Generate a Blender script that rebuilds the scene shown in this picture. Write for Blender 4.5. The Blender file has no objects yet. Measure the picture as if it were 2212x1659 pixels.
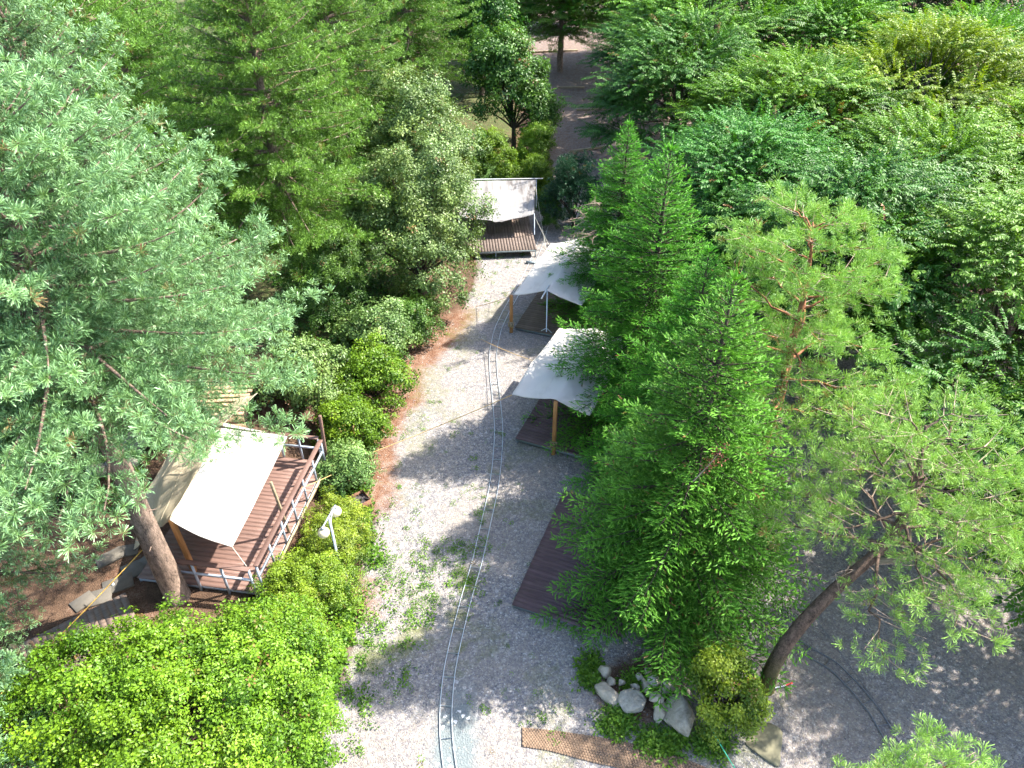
import bpy, bmesh, math, random
import numpy as np
from mathutils import Vector, Matrix

# ------------------------------------------------------------------ camera, sky, sun, exposure
SC = bpy.context.scene
COL = SC.collection
CAM_H, PITCH, FPX = 17.0, math.radians(37.5), 1587.0      # drone height (m), tilt below horizon, focal length in px of a 2212 px wide frame
cam_d = bpy.data.cameras.new('camera'); cam_d.sensor_width = 36.0; cam_d.lens = 18.0 * FPX / 1106.0
cam_d.clip_start = 0.1; cam_d.clip_end = 2000.0
cam = bpy.data.objects.new('camera', cam_d); COL.objects.link(cam)
cam.location = (0, 0, CAM_H); cam.rotation_euler = (math.pi / 2 - PITCH, 0, 0)
SC.camera = cam
SUN_EL, SUN_AZ = math.radians(48.0), math.radians(70.5)   # azimuth clockwise from +Y
sdir = Vector((math.sin(SUN_AZ) * math.cos(SUN_EL), math.cos(SUN_AZ) * math.cos(SUN_EL), math.sin(SUN_EL)))
W = bpy.data.worlds.new('World'); SC.world = W; W.use_nodes = True
wn = W.node_tree; bg = wn.nodes['Background']
sky = wn.nodes.new('ShaderNodeTexSky'); sky.sky_type = 'NISHITA'; sky.sun_disc = False
sky.sun_elevation = SUN_EL; sky.sun_rotation = SUN_AZ; sky.air_density = 1.0; sky.dust_density = 1.5
wn.links.new(sky.outputs[0], bg.inputs[0]); bg.inputs[1].default_value = 0.15
sun_d = bpy.data.lights.new('sun', 'SUN'); sun_d.energy = 4.6; sun_d.angle = math.radians(0.6); sun_d.color = (1.0, 0.95, 0.86)
sun = bpy.data.objects.new('sun', sun_d); COL.objects.link(sun)
sun.rotation_euler = sdir.to_track_quat('Z', 'Y').to_euler(); sun.location = (20, 10, 40)
SC.view_settings.view_transform = 'Standard'; SC.view_settings.look = 'None'
SC.view_settings.gamma = 1.0; SC.view_settings.exposure = 1.75; SC.view_settings.use_curve_mapping = False
SC.render.engine = 'CYCLES'
SC.cycles.max_bounces = 4; SC.cycles.diffuse_bounces = 2; SC.cycles.glossy_bounces = 2
SC.cycles.transmission_bounces = 3; SC.cycles.use_denoising = True
SC.cycles.use_adaptive_sampling = True; SC.cycles.adaptive_threshold = 0.03

# ------------------------------------------------------------------ helpers: survey of the place
CP, SP = math.cos(PITCH), math.sin(PITCH)
def ray(u, v):
    a, b = (u - 1106.0) / FPX, (829.5 - v) / FPX
    return np.array([a, CP + b * SP, -SP + b * CP])
def gp(u, v, z=0.0):                     # point of a level z seen at (u, v)
    d = ray(u, v); t = (z - CAM_H) / d[2]
    return np.array([d[0] * t, d[1] * t, z])
def py(u, v, Y):                         # point of the upright plane y = Y
    d = ray(u, v); t = Y / d[1]
    return np.array([d[0] * t, Y, CAM_H + d[2] * t])

class VNoise:
    def __init__(s, seed): s.t = np.random.default_rng(seed).random((256, 256))
    def __call__(s, x, y, sc=1.0):
        x = np.asarray(x, float) * sc; y = np.asarray(y, float) * sc
        xi = np.floor(x).astype(int); yi = np.floor(y).astype(int); fx = x - xi; fy = y - yi
        fx = fx * fx * (3 - 2 * fx); fy = fy * fy * (3 - 2 * fy)
        g = lambda i, j: s.t[i % 256, j % 256]
        return (g(xi, yi) * (1 - fx) + g(xi + 1, yi) * fx) * (1 - fy) + (g(xi, yi + 1) * (1 - fx) + g(xi + 1, yi + 1) * fx) * fy
    def fbm(s, x, y, sc=1.0, o=4):
        r = 0; a = 0.5
        for k in range(o): r = r + a * s(np.asarray(x) + 7.3 * k, np.asarray(y) - 3.1 * k, sc * 2 ** k); a *= 0.5
        return r / (1 - 0.5 ** o)
VN = VNoise(3)
def sstep(x, a, b):
    t = np.clip((np.asarray(x, float) - a) / (b - a), 0, 1); return t * t * (3 - 2 * t)

# left margin of the gravel path: (y, x)
_edge = [gp(*p) for p in [(590,1659),(640,1560),(700,1480),(745,1380),(765,1300),(790,1200),(800,1100),(775,1020),(800,950),(850,860),(890,780),(935,720),(985,660),(1010,600),(1012,545)]]
EY = np.array([p[1] for p in _edge] + [36, 41, 46, 52, 60, 75, 100]); EX = np.array([p[0] for p in _edge] + [-1.6, 1.8, 2.0, 2.6, 1.4, 1.4, 1.4])
def xleft(y): return np.interp(y, EY, EX)
def terrain(x, y):
    x = np.asarray(x, float); y = np.asarray(y, float)
    bank = sstep(xleft(y) - x, 0.7, 3.2) * 0.85 * sstep(y, 3, 8) * (1 - 0.6 * sstep(y, 24, 34))
    far = np.maximum(y - 42, 0) * 0.035
    far = np.where(far > 3.2, 3.2 + (far - 3.2) * 0.2, far)
    return bank + far + (VN.fbm(x, y, 0.35, 3) - 0.5) * 0.10 * sstep(xleft(y) - x, 0, 2)
def gt(u, v):                            # point of the terrain seen at (u, v)
    p = gp(u, v, 0.0)
    for _ in range(12): p = gp(u, v, float(terrain(p[0], p[1])))
    return p

# ------------------------------------------------------------------ helpers: meshes
def npmesh(name, V, F, attrs=None, smooth=False):
    V = np.ascontiguousarray(V, dtype=np.float32); F = np.ascontiguousarray(F, dtype=np.int32)
    me = bpy.data.meshes.new(name); k = F.shape[1]
    me.vertices.add(len(V)); me.vertices.foreach_set('co', V.ravel())
    me.loops.add(F.size); me.loops.foreach_set('vertex_index', F.ravel())
    me.polygons.add(len(F)); me.polygons.foreach_set('loop_start', np.arange(0, F.size, k, dtype=np.int32))
    if smooth: me.polygons.foreach_set('use_smooth', np.ones(len(F), dtype=bool))
    for n, a in (attrs or {}).items():
        at = me.attributes.new(n, 'FLOAT', 'POINT'); at.data.foreach_set('value', np.ascontiguousarray(a, dtype=np.float32).ravel())
    me.update(calc_edges=True); me.validate()
    return me
def link(name, me, mat=None, parent=None, loc=None, rot=None, scale=None):
    o = bpy.data.objects.new(name, me); COL.objects.link(o)
    if mat is not None and not me.materials: me.materials.append(mat)
    if parent is not None: o.parent = parent
    if loc is not None: o.location = loc
    if rot is not None: o.rotation_euler = rot
    if scale is not None: o.scale = scale if hasattr(scale, '__len__') else (scale,) * 3
    return o
def thing(name, label, cat, loc=(0, 0, 0), rz=0.0, group=None, scale=1.0):
    o = bpy.data.objects.new(name, None); COL.objects.link(o); o.empty_display_size = 0.2
    o.location = loc; o.rotation_euler = (0, 0, rz); o.scale = (scale,) * 3
    return tag(o, label, cat, group)
def tag(o, label=None, cat=None, group=None, kind=None):
    if label: o['label'] = label
    if cat: o['category'] = cat
    if group: o['group'] = group
    if kind: o['kind'] = kind
    return o
class MB:
    def __init__(s): s.V = []; s.F = []; s.n = 0
    def add(s, v, f):
        v = np.asarray(v, float); f = np.asarray(f, int); s.V.append(v); s.F.append(f + s.n); s.n += len(v); return s
    def box(s, c, size, R=None):
        q = np.array([[x, y, z] for x in (-.5, .5) for y in (-.5, .5) for z in (-.5, .5)]) * np.array(size)
        if R is not None: q = q @ np.asarray(R).T
        return s.add(q + np.array(c), [[0, 1, 3, 2], [4, 6, 7, 5], [0, 4, 5, 1], [2, 3, 7, 6], [0, 2, 6, 4], [1, 5, 7, 3]])
    def beam(s, a, b, w, h, up=(0, 0, 1)):
        a = np.array(a, float); b = np.array(b, float); d = b - a; L = np.linalg.norm(d); d = d / L
        u = np.array(up, float)
        if abs(d @ u) > 0.95: u = np.array([0, 1.0, 0])
        x = np.cross(d, u); x /= np.linalg.norm(x); z = np.cross(x, d)
        return s.box((a + b) / 2, (w, L, h), np.stack([x, d, z], 1))
    def tube(s, pts, rad, n=6):
        P = np.asarray(pts, float); m = len(P); rad = np.broadcast_to(np.asarray(rad, float), (m,))
        T = np.gradient(P, axis=0); T /= np.linalg.norm(T, axis=1)[:, None] + 1e-9
        ref = np.array([0.31, 0.17, 0.93]) if abs(T[:, 2]).mean() < 0.8 else np.array([0.9, 0.3, 0.1])
        X = np.cross(T, ref); X /= np.linalg.norm(X, axis=1)[:, None] + 1e-9; Y = np.cross(T, X)
        a = np.arange(n) * 2 * math.pi / n
        v = P[:, None] + rad[:, None, None] * (np.cos(a)[None, :, None] * X[:, None] + np.sin(a)[None, :, None] * Y[:, None])
        v = v.reshape(-1, 3); f = []
        i = np.arange(m - 1)[:, None] * n; j = np.arange(n)[None]; j2 = (j + 1) % n
        f = np.stack([i + j, i + j2, i + n + j2, i + n + j], -1).reshape(-1, 4)
        s.add(v, f); k = s.n - m * n
        for base in (0, (m - 1) * n):
            for q in range(1, n - 1, 2):
                s.F.append(np.array([[k + base, k + base + q, k + base + q + 1, k + base + (q + 2) % n]]))
        return s
    def lathe(s, prof, c=(0, 0, 0), n=20):
        prof = np.array(prof, float); a = np.arange(n) * 2 * math.pi / n; m = len(prof)
        v = np.stack([prof[:, None, 0] * np.cos(a), prof[:, None, 0] * np.sin(a), np.broadcast_to(prof[:, None, 1], (m, n))], -1).reshape(-1, 3) + np.array(c)
        i = np.arange(m - 1)[:, None] * n; j = np.arange(n)[None]; j2 = (j + 1) % n
        return s.add(v, np.stack([i + j, i + j2, i + n + j2, i + n + j], -1).reshape(-1, 4))
    def mesh(s, name, smooth=False): return npmesh(name, np.concatenate(s.V), np.concatenate(s.F), smooth=smooth)
    def build(s, name, mat, parent=None, smooth=False): return link(name, s.mesh(name, smooth), mat, parent)
def bevel(o, w=0.006, seg=1):
    m = o.modifiers.new('bevel', 'BEVEL'); m.width = w; m.segments = seg; m.limit_method = 'ANGLE'; return o

# ------------------------------------------------------------------ materials
def newmat(name):
    m = bpy.data.materials.new(name); m.use_nodes = True; nt = m.node_tree
    return m, nt, nt.nodes['Principled BSDF'], nt.nodes['Material Output']
def nd(nt, t, **k):
    n = nt.nodes.new('ShaderNode' + t)
    for a, b in k.items(): setattr(n, a, b)
    return n
def mixc(nt, fac, a, b, mode='MIX'):
    n = nd(nt, 'Mix', data_type='RGBA', blend_type=mode)
    for sock, val in ((n.inputs[0], fac), (n.inputs[6], a), (n.inputs[7], b)):
        if hasattr(val, 'links') or isinstance(val, bpy.types.NodeSocket): nt.links.new(val, sock)
        else: sock.default_value = val if not isinstance(val, tuple) else (val + (1,))[:4]
    return n.outputs[2]
def math_(nt, op, a, b=0.0, clamp=False):
    n = nd(nt, 'Math', operation=op, use_clamp=clamp)
    for s_, v in ((n.inputs[0], a), (n.inputs[1], b)):
        if isinstance(v, bpy.types.NodeSocket): nt.links.new(v, s_)
        else: s_.default_value = v
    return n.outputs[0]
def attr(nt, name): return nd(nt, 'Attribute', attribute_name=name).outputs['Fac']
def ramp(nt, fac, stops):
    n = nd(nt, 'ValToRGB'); e = n.color_ramp.elements
    while len(e) < len(stops): e.new(0.5)
    for el, (p, c) in zip(e, stops): el.position = p; el.color = tuple(c) + (1,)
    nt.links.new(fac, n.inputs[0]); return n.outputs[0]
def noise(nt, scale, detail=4, rough=0.55, vec=None, dist=0.0):
    n = nd(nt, 'TexNoise'); n.inputs['Scale'].default_value = scale; n.inputs['Detail'].default_value = detail
    n.inputs['Roughness'].default_value = rough; n.inputs['Distortion'].default_value = dist
    if vec is not None: nt.links.new(vec, n.inputs['Vector'])
    return n.outputs['Fac']
def objco(nt, scale=(1, 1, 1)):
    tc = nd(nt, 'TexCoord'); mp = nd(nt, 'Mapping'); mp.inputs['Scale'].default_value = scale
    nt.links.new(tc.outputs['Object'], mp.inputs[0]); return mp.outputs[0]
def bump(nt, h, bsdf, strength=0.5, dist=0.02):
    b = nd(nt, 'Bump'); b.inputs['Strength'].default_value = strength; b.inputs['Distance'].default_value = dist
    nt.links.new(h, b.inputs['Height']); nt.links.new(b.outputs[0], bsdf.inputs['Normal'])

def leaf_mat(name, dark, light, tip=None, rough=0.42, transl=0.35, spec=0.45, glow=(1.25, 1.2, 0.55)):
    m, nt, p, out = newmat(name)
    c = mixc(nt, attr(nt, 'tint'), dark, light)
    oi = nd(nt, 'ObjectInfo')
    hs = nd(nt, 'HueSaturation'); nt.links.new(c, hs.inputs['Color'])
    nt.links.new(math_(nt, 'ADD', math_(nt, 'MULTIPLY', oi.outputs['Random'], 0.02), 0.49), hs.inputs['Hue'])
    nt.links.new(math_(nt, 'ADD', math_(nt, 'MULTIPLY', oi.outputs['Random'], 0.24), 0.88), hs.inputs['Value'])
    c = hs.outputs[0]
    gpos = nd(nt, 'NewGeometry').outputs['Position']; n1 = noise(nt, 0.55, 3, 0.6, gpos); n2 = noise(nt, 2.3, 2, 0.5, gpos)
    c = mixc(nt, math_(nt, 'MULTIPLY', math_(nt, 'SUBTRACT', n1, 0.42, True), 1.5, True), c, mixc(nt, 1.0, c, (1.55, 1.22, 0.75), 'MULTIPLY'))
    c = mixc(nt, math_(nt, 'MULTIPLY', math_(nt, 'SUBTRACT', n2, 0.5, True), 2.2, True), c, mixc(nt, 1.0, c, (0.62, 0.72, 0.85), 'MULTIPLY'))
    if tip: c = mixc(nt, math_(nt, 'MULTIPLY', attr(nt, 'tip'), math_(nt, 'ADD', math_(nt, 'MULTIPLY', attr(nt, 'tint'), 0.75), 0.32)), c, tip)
    c = mixc(nt, attr(nt, 'dry'), c, (0.24, 0.12, 0.05))
    nt.links.new(c, p.inputs['Base Color']); p.inputs['Roughness'].default_value = rough
    p.inputs['Specular IOR Level'].default_value = spec
    tr = nd(nt, 'BsdfTranslucent'); nt.links.new(mixc(nt, 1.0, c, glow, 'MULTIPLY'), tr.inputs[0])
    mx = nd(nt, 'MixShader'); mx.inputs[0].default_value = transl
    nt.links.new(p.outputs[0], mx.inputs[1]); nt.links.new(tr.outputs[0], mx.inputs[2]); nt.links.new(mx.outputs[0], out.inputs[0])
    return m
def bark_mat(name, a, b, scale=9, stretch=0.25, moss=None):
    m, nt, p, out = newmat(name)
    co = objco(nt, (1, 1, stretch)); n1 = noise(nt, scale, 6, 0.65, co); n2 = noise(nt, scale * 4, 3, 0.6, co)
    f = math_(nt, 'ADD', math_(nt, 'MULTIPLY', n1, 0.7), math_(nt, 'MULTIPLY', n2, 0.3))
    c = ramp(nt, f, [(0.35, a), (0.62, b)])
    if moss:
        tc = nd(nt, 'TexCoord'); sep = nd(nt, 'SeparateXYZ'); nt.links.new(tc.outputs['Object'], sep.inputs[0])
        hgt = math_(nt, 'SUBTRACT', 1.0, math_(nt, 'DIVIDE', sep.outputs[2], 1.5), True)
        c = mixc(nt, math_(nt, 'MULTIPLY', hgt, math_(nt, 'MULTIPLY', noise(nt, 5, 3), 1.5), True), c, moss)
    nt.links.new(c, p.inputs['Base Color']); p.inputs['Roughness'].default_value = 0.9; p.inputs['Specular IOR Level'].default_value = 0.2
    bump(nt, f, p, 0.9, 0.03); return m
def wood_mat(name, a, b, rough=0.65, grain=(1.2, 14, 14), bstr=0.25):
    m, nt, p, out = newmat(name)
    oi = nd(nt, 'ObjectInfo'); co = objco(nt, grain)
    ad = nd(nt, 'VectorMath', operation='ADD'); nt.links.new(co, ad.inputs[0])
    cb = nd(nt, 'CombineXYZ'); nt.links.new(math_(nt, 'MULTIPLY', oi.outputs['Random'], 37.0), cb.inputs[0]); nt.links.new(math_(nt, 'MULTIPLY', oi.outputs['Random'], 91.0), cb.inputs[1])
    nt.links.new(cb.outputs[0], ad.inputs[1])
    f = noise(nt, 1.6, 6, 0.62, ad.outputs[0]); c = ramp(nt, f, [(0.3, a), (0.7, b)])
    big = noise(nt, 0.9, 3, 0.5, objco(nt))
    c = mixc(nt, math_(nt, 'MULTIPLY', math_(nt, 'SUBTRACT', big, 0.45, True), 1.6, True), c, tuple(min(1, x * 1.5 + 0.02) for x in b))
    v = nd(nt, 'HueSaturation'); nt.links.new(c, v.inputs['Color']); nt.links.new(math_(nt, 'ADD', math_(nt, 'MULTIPLY', oi.outputs['Random'], 0.24), 0.88), v.inputs['Value'])
    nt.links.new(v.outputs[0], p.inputs['Base Color']); p.inputs['Roughness'].default_value = rough; p.inputs['Specular IOR Level'].default_value = 0.35
    bump(nt, f, p, bstr, 0.01); return m
def plain_mat(name, c, rough=0.5, metal=0.0, var=0.15, scale=12, bstr=0.0):
    m, nt, p, out = newmat(name)
    f = noise(nt, scale, 5, 0.6, objco(nt))
    col = mixc(nt, f, tuple(x * (1 - var) for x in c), tuple(min(1, x * (1 + var)) for x in c))
    nt.links.new(col, p.inputs['Base Color']); p.inputs['Roughness'].default_value = rough; p.inputs['Metallic'].default_value = metal
    if bstr: bump(nt, f, p, bstr, 0.02)
    return m
def canvas_mat(name, c, stain=None, streak=(6, 1.0, 1.0), amount=0.6, transl=0.18):
    m, nt, p, out = newmat(name)
    n1 = noise(nt, 2.2, 5, 0.6, objco(nt)); col = mixc(nt, n1, tuple(x * 0.93 for x in c), c)
    fine = noise(nt, 26, 3, 0.6, objco(nt))
    if stain:
        st = noise(nt, 1.0, 6, 0.65, objco(nt, streak), 0.6); area = noise(nt, 0.55, 2, 0.5, objco(nt))
        f = math_(nt, 'MULTIPLY', math_(nt, 'MULTIPLY', math_(nt, 'SUBTRACT', st, 0.42, True), 4.0, True), math_(nt, 'MULTIPLY', math_(nt, 'SUBTRACT', area, 0.42, True), 5.0, True))
        col = mixc(nt, math_(nt, 'MULTIPLY', f, amount, True), col, stain)
    nt.links.new(col, p.inputs['Base Color']); p.inputs['Roughness'].default_value = 0.85; p.inputs['Specular IOR Level'].default_value = 0.15
    bump(nt, math_(nt, 'ADD', n1, math_(nt, 'MULTIPLY', fine, 0.15)), p, 0.5, 0.06)
    tr = nd(nt, 'BsdfTranslucent'); nt.links.new(col, tr.inputs[0]); mx = nd(nt, 'MixShader'); mx.inputs[0].default_value = transl
    nt.links.new(p.outputs[0], mx.inputs[1]); nt.links.new(tr.outputs[0], mx.inputs[2]); nt.links.new(mx.outputs[0], out.inputs[0])
    return m

def ground_mat():
    m, nt, p, out = newmat('ground_cover')
    geo = nd(nt, 'NewGeometry'); pos = geo.outputs['Position']
    v1 = nd(nt, 'TexVoronoi'); v1.inputs['Scale'].default_value = 30.0; nt.links.new(pos, v1.inputs['Vector'])
    v2 = nd(nt, 'TexVoronoi'); v2.inputs['Scale'].default_value = 13.0; nt.links.new(pos, v2.inputs['Vector'])
    sx = nd(nt, 'SeparateColor'); nt.links.new(v1.outputs['Color'], sx.inputs[0])
    sy = nd(nt, 'SeparateColor'); nt.links.new(v2.outputs['Color'], sy.inputs[0])
    g1 = ramp(nt, sx.outputs[0], [(0.0, (0.10, 0.105, 0.125)), (0.35, (0.24, 0.24, 0.27)), (0.6, (0.36, 0.34, 0.33)), (0.82, (0.40, 0.35, 0.28)), (0.95, (0.62, 0.61, 0.60)), (1.0, (0.75, 0.74, 0.73))])
    g2 = ramp(nt, sy.outputs[1], [(0.0, (0.16, 0.16, 0.19)), (0.5, (0.34, 0.33, 0.35)), (0.8, (0.44, 0.40, 0.34)), (1.0, (0.70, 0.69, 0.68))])
    grav = mixc(nt, 1.0, mixc(nt, 0.4, g1, g2), (0.76, 0.74, 0.72), 'MULTIPLY')
    tone = noise(nt, 0.45, 4, 0.6, pos); grav = mixc(nt, math_(nt, 'MULTIPLY', math_(nt, 'SUBTRACT', tone, 0.35, True), 1.3, True), grav, (0.30, 0.25, 0.20))
    # brown earth and needles
    e1 = noise(nt, 3.0, 6, 0.65, pos); e2 = noise(nt, 28, 4, 0.7, pos)
    earth = ramp(nt, math_(nt, 'ADD', math_(nt, 'MULTIPLY', e1, 0.5), math_(nt, 'MULTIPLY', e2, 0.5)), [(0.35, (0.045, 0.028, 0.018)), (0.52, (0.115, 0.068, 0.043)), (0.68, (0.20, 0.135, 0.09))])
    red = ramp(nt, math_(nt, 'ADD', math_(nt, 'MULTIPLY', e1, 0.4), math_(nt, 'MULTIPLY', e2, 0.6)), [(0.40, (0.10, 0.045, 0.025)), (0.5, (0.21, 0.105, 0.062)), (0.58, (0.27, 0.20, 0.155)), (0.68, (0.32, 0.29, 0.26))])
    brk = noise(nt, 5.0, 5, 0.7, pos)
    soft = lambda a: math_(nt, 'ADD', math_(nt, 'MULTIPLY', math_(nt, 'SUBTRACT', math_(nt, 'ADD', a, math_(nt, 'MULTIPLY', math_(nt, 'SUBTRACT', brk, 0.5), 0.9)), 0.5), 2.4), 0.5, True)
    grit = mixc(nt, 0.38, grav, earth)
    c = mixc(nt, soft(attr(nt, 'gravel')), earth, mixc(nt, soft(attr(nt, 'worn')), grav, grit))
    c = mixc(nt, soft(attr(nt, 'litter')), c, red)
    dust = ramp(nt, noise(nt, 20, 4, 0.6, pos), [(0.3, (0.14, 0.165, 0.17)), (0.7, (0.21, 0.235, 0.235))])
    dust = mixc(nt, math_(nt, 'GREATER_THAN', sy.outputs[2], 0.94), dust, (0.6, 0.6, 0.6))
    c = mixc(nt, soft(attr(nt, 'dust')), c, dust)
    moss = ramp(nt, noise(nt, 18, 4, 0.7, pos), [(0.35, (0.10, 0.10, 0.04)), (0.65, (0.20, 0.22, 0.08))])
    c = mixc(nt, math_(nt, 'MULTIPLY', soft(attr(nt, 'moss')), 0.8), c, moss)
    green = ramp(nt, noise(nt, 12, 5, 0.7, pos), [(0.35, (0.03, 0.06, 0.015)), (0.7, (0.10, 0.20, 0.04))])
    c = mixc(nt, soft(attr(nt, 'green')), c, green)
    nt.links.new(c, p.inputs['Base Color']); p.inputs['Roughness'].default_value = 0.9; p.inputs['Specular IOR Level'].default_value = 0.25
    h = math_(nt, 'ADD', math_(nt, 'MULTIPLY', v1.outputs['Distance'], -0.8), math_(nt, 'MULTIPLY', e2, 0.5))
    bump(nt, h, p, 0.8, 0.03); return m

M = {}
M['ground'] = ground_mat()
M['kpine'] = leaf_mat('blue_pine_needles', (0.0245, 0.0850, 0.0082), (0.180, 0.320, 0.045), (0.30, 0.51, 0.26), 0.42, 0.13, 0.4)
M['ypine'] = leaf_mat('yellow_pine_needles', (0.0258, 0.0884, 0.0054), (0.150, 0.300, 0.024), (0.20, 0.38, 0.06), 0.42, 0.17, 0.35)
M['rpine'] = leaf_mat('red_pine_needles', (0.0510, 0.1360, 0.0095), (0.210, 0.390, 0.040), (0.33, 0.54, 0.14), 0.48, 0.22, 0.3)
M['fir'] = leaf_mat('fir_needles', (0.0122, 0.0918, 0.0068), (0.100, 0.350, 0.020), (0.25, 0.54, 0.075), 0.48, 0.16, 0.3)
M['yew'] = leaf_mat('dark_needles', (0.0082, 0.0306, 0.0150), (0.025, 0.085, 0.038), (0.03, 0.10, 0.05), 0.45, 0.12, 0.35)
M['zelk'] = leaf_mat('zelkova_leaves', (0.0231, 0.0986, 0.0082), (0.150, 0.330, 0.022), None, 0.48, 0.26, 0.28)
M['zelk_y'] = leaf_mat('yellow_zelkova_leaves', (0.0510, 0.1292, 0.0068), (0.25, 0.40, 0.022), None, 0.48, 0.30, 0.28)
M['zelk_d'] = leaf_mat('dark_zelkova_leaves', (0.0122, 0.0714, 0.0095), (0.085, 0.245, 0.030), None, 0.48, 0.22, 0.28)
M['pale'] = leaf_mat('pale_leaves', (0.0476, 0.1190, 0.0238), (0.250, 0.39, 0.120), None, 0.42, 0.22, 0.4)
M['bright'] = leaf_mat('bright_leaves', (0.0374, 0.1054, 0.0054), (0.210, 0.360, 0.022), None, 0.45, 0.30, 0.35)
M['mid'] = leaf_mat('mid_green_leaves', (0.0218, 0.0816, 0.0122), (0.125, 0.280, 0.040), None, 0.44, 0.26, 0.38)
M['gold'] = leaf_mat('golden_hedge_leaves', (0.0476, 0.1258, 0.0095), (0.28, 0.40, 0.030), None, 0.42, 0.28, 0.4)
M['weed'] = leaf_mat('weed_leaves', (0.0408, 0.1224, 0.0109), (0.19, 0.38, 0.035), None, 0.5, 0.38, 0.3)
M['bark_k'] = bark_mat('grey_brown_bark', (0.08, 0.058, 0.046), (0.30, 0.215, 0.165), 9, 0.4)
M['bark_r'] = bark_mat('orange_bark', (0.15, 0.055, 0.025), (0.42, 0.19, 0.10), 8, 0.3)
M['bark_c'] = bark_mat('curved_pine_bark', (0.05, 0.035, 0.028), (0.20, 0.135, 0.10), 10, 0.5, (0.09, 0.105, 0.015))
M['bark_d'] = bark_mat('dark_bark', (0.03, 0.024, 0.020), (0.11, 0.085, 0.065), 9, 0.3)
M['twig'] = plain_mat('bare_twig', (0.34, 0.25, 0.19), 0.85)
M['deck_r'] = wood_mat('red_brown_plank', (0.115, 0.065, 0.050), (0.19, 0.112, 0.090))
M['deck_p'] = wood_mat('purple_brown_plank', (0.085, 0.052, 0.058), (0.15, 0.092, 0.098))
M['deck_g'] = wood_mat('grey_brown_plank', (0.10, 0.070, 0.055), (0.20, 0.145, 0.115))
M['timber'] = wood_mat('weathered_timber', (0.20, 0.15, 0.09), (0.40, 0.32, 0.21))
M['board'] = wood_mat('pale_board', (0.22, 0.14, 0.085), (0.42, 0.29, 0.18))
M['post'] = wood_mat('orange_post', (0.26, 0.11, 0.035), (0.48, 0.24, 0.085), 0.55, (14, 14, 1.2))
M['steel'] = plain_mat('painted_steel', (0.42, 0.47, 0.55), 0.45, 0.3, 0.2, 6)
M['steel_d'] = plain_mat('weathered_steel', (0.22, 0.26, 0.28), 0.5, 0.4, 0.3, 6)
M['pipe'] = plain_mat('galvanised_pipe', (0.62, 0.66, 0.70), 0.38, 0.6, 0.25, 9)
M['pipe_d'] = plain_mat('dull_pipe', (0.16, 0.17, 0.19), 0.55, 0.4, 0.3, 9)
M['canvas'] = canvas_mat('white_canvas', (0.72, 0.68, 0.62), (0.40, 0.35, 0.29), (3.0, 1.0, 1.0), 0.55)
M['canvas_c'] = canvas_mat('less_lit_cream_canvas', (0.58, 0.49, 0.35), (0.30, 0.23, 0.15), (1.0, 1.0, 5), 0.5)  # slope of the white tarp facing away from the sun, dimness put into the colour
M['canvas_s'] = canvas_mat('stained_canvas', (0.36, 0.345, 0.335), (0.075, 0.055, 0.045), (5.0, 0.7, 0.7), 0.95)
M['rope_o'] = plain_mat('orange_rope', (0.62, 0.40, 0.16), 0.8)
M['rope_y'] = plain_mat('yellow_rope', (0.75, 0.47, 0.10), 0.8)
M['rope_g'] = plain_mat('green_rope', (0.12, 0.70, 0.40), 0.7)
M['rope_w'] = plain_mat('pale_rope', (0.70, 0.67, 0.55), 0.8)
M['globe'] = plain_mat('cream_globe', (0.82, 0.70, 0.46), 0.25, 0, 0.08, 5)
M['white'] = plain_mat('white_paint', (0.78, 0.78, 0.76), 0.5, 0, 0.08)
M['rust'] = plain_mat('rusty_iron', (0.20, 0.10, 0.06), 0.85, 0.2, 0.4, 14)
M['ash'] = plain_mat('ash_and_charcoal', (0.07, 0.06, 0.06), 0.95, 0, 0.8, 22, 0.8)
M['blue'] = plain_mat('blue_plastic', (0.010, 0.095, 0.19), 0.4, 0, 0.35, 6, 0.6)
M['red'] = plain_mat('red_plastic', (0.55, 0.05, 0.04), 0.5)
M['black'] = plain_mat('black_print', (0.02, 0.02, 0.02), 0.7)
M['olive'] = plain_mat('olive_slab', (0.17, 0.155, 0.095), 0.85, 0, 0.3, 4, 0.4)
M['slab'] = plain_mat('path_slab', (0.13, 0.115, 0.095), 0.85, 0, 0.35, 5, 0.4)
def rock_mat():
    m, nt, p, out = newmat('grey_rock'); oi = nd(nt, 'ObjectInfo'); geo = nd(nt, 'NewGeometry')
    n1 = noise(nt, 2.4, 7, 0.68, geo.outputs['Position'], 0.8); n2 = noise(nt, 14, 5, 0.7, geo.outputs['Position'])
    c = ramp(nt, math_(nt, 'ADD', math_(nt, 'MULTIPLY', n1, 0.65), math_(nt, 'MULTIPLY', n2, 0.35)), [(0.36, (0.16, 0.15, 0.12)), (0.46, (0.32, 0.30, 0.25)), (0.56, (0.44, 0.40, 0.33)), (0.66, (0.56, 0.52, 0.44))])
    c = mixc(nt, math_(nt, 'MULTIPLY', oi.outputs['Random'], 0.6), c, (0.46, 0.38, 0.27))
    nt.links.new(c, p.inputs['Base Color']); p.inputs['Roughness'].default_value = 0.85
    bump(nt, math_(nt, 'ADD', n1, math_(nt, 'MULTIPLY', n2, 0.4)), p, 0.7, 0.08); return m
M['rock'] = rock_mat()
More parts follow.
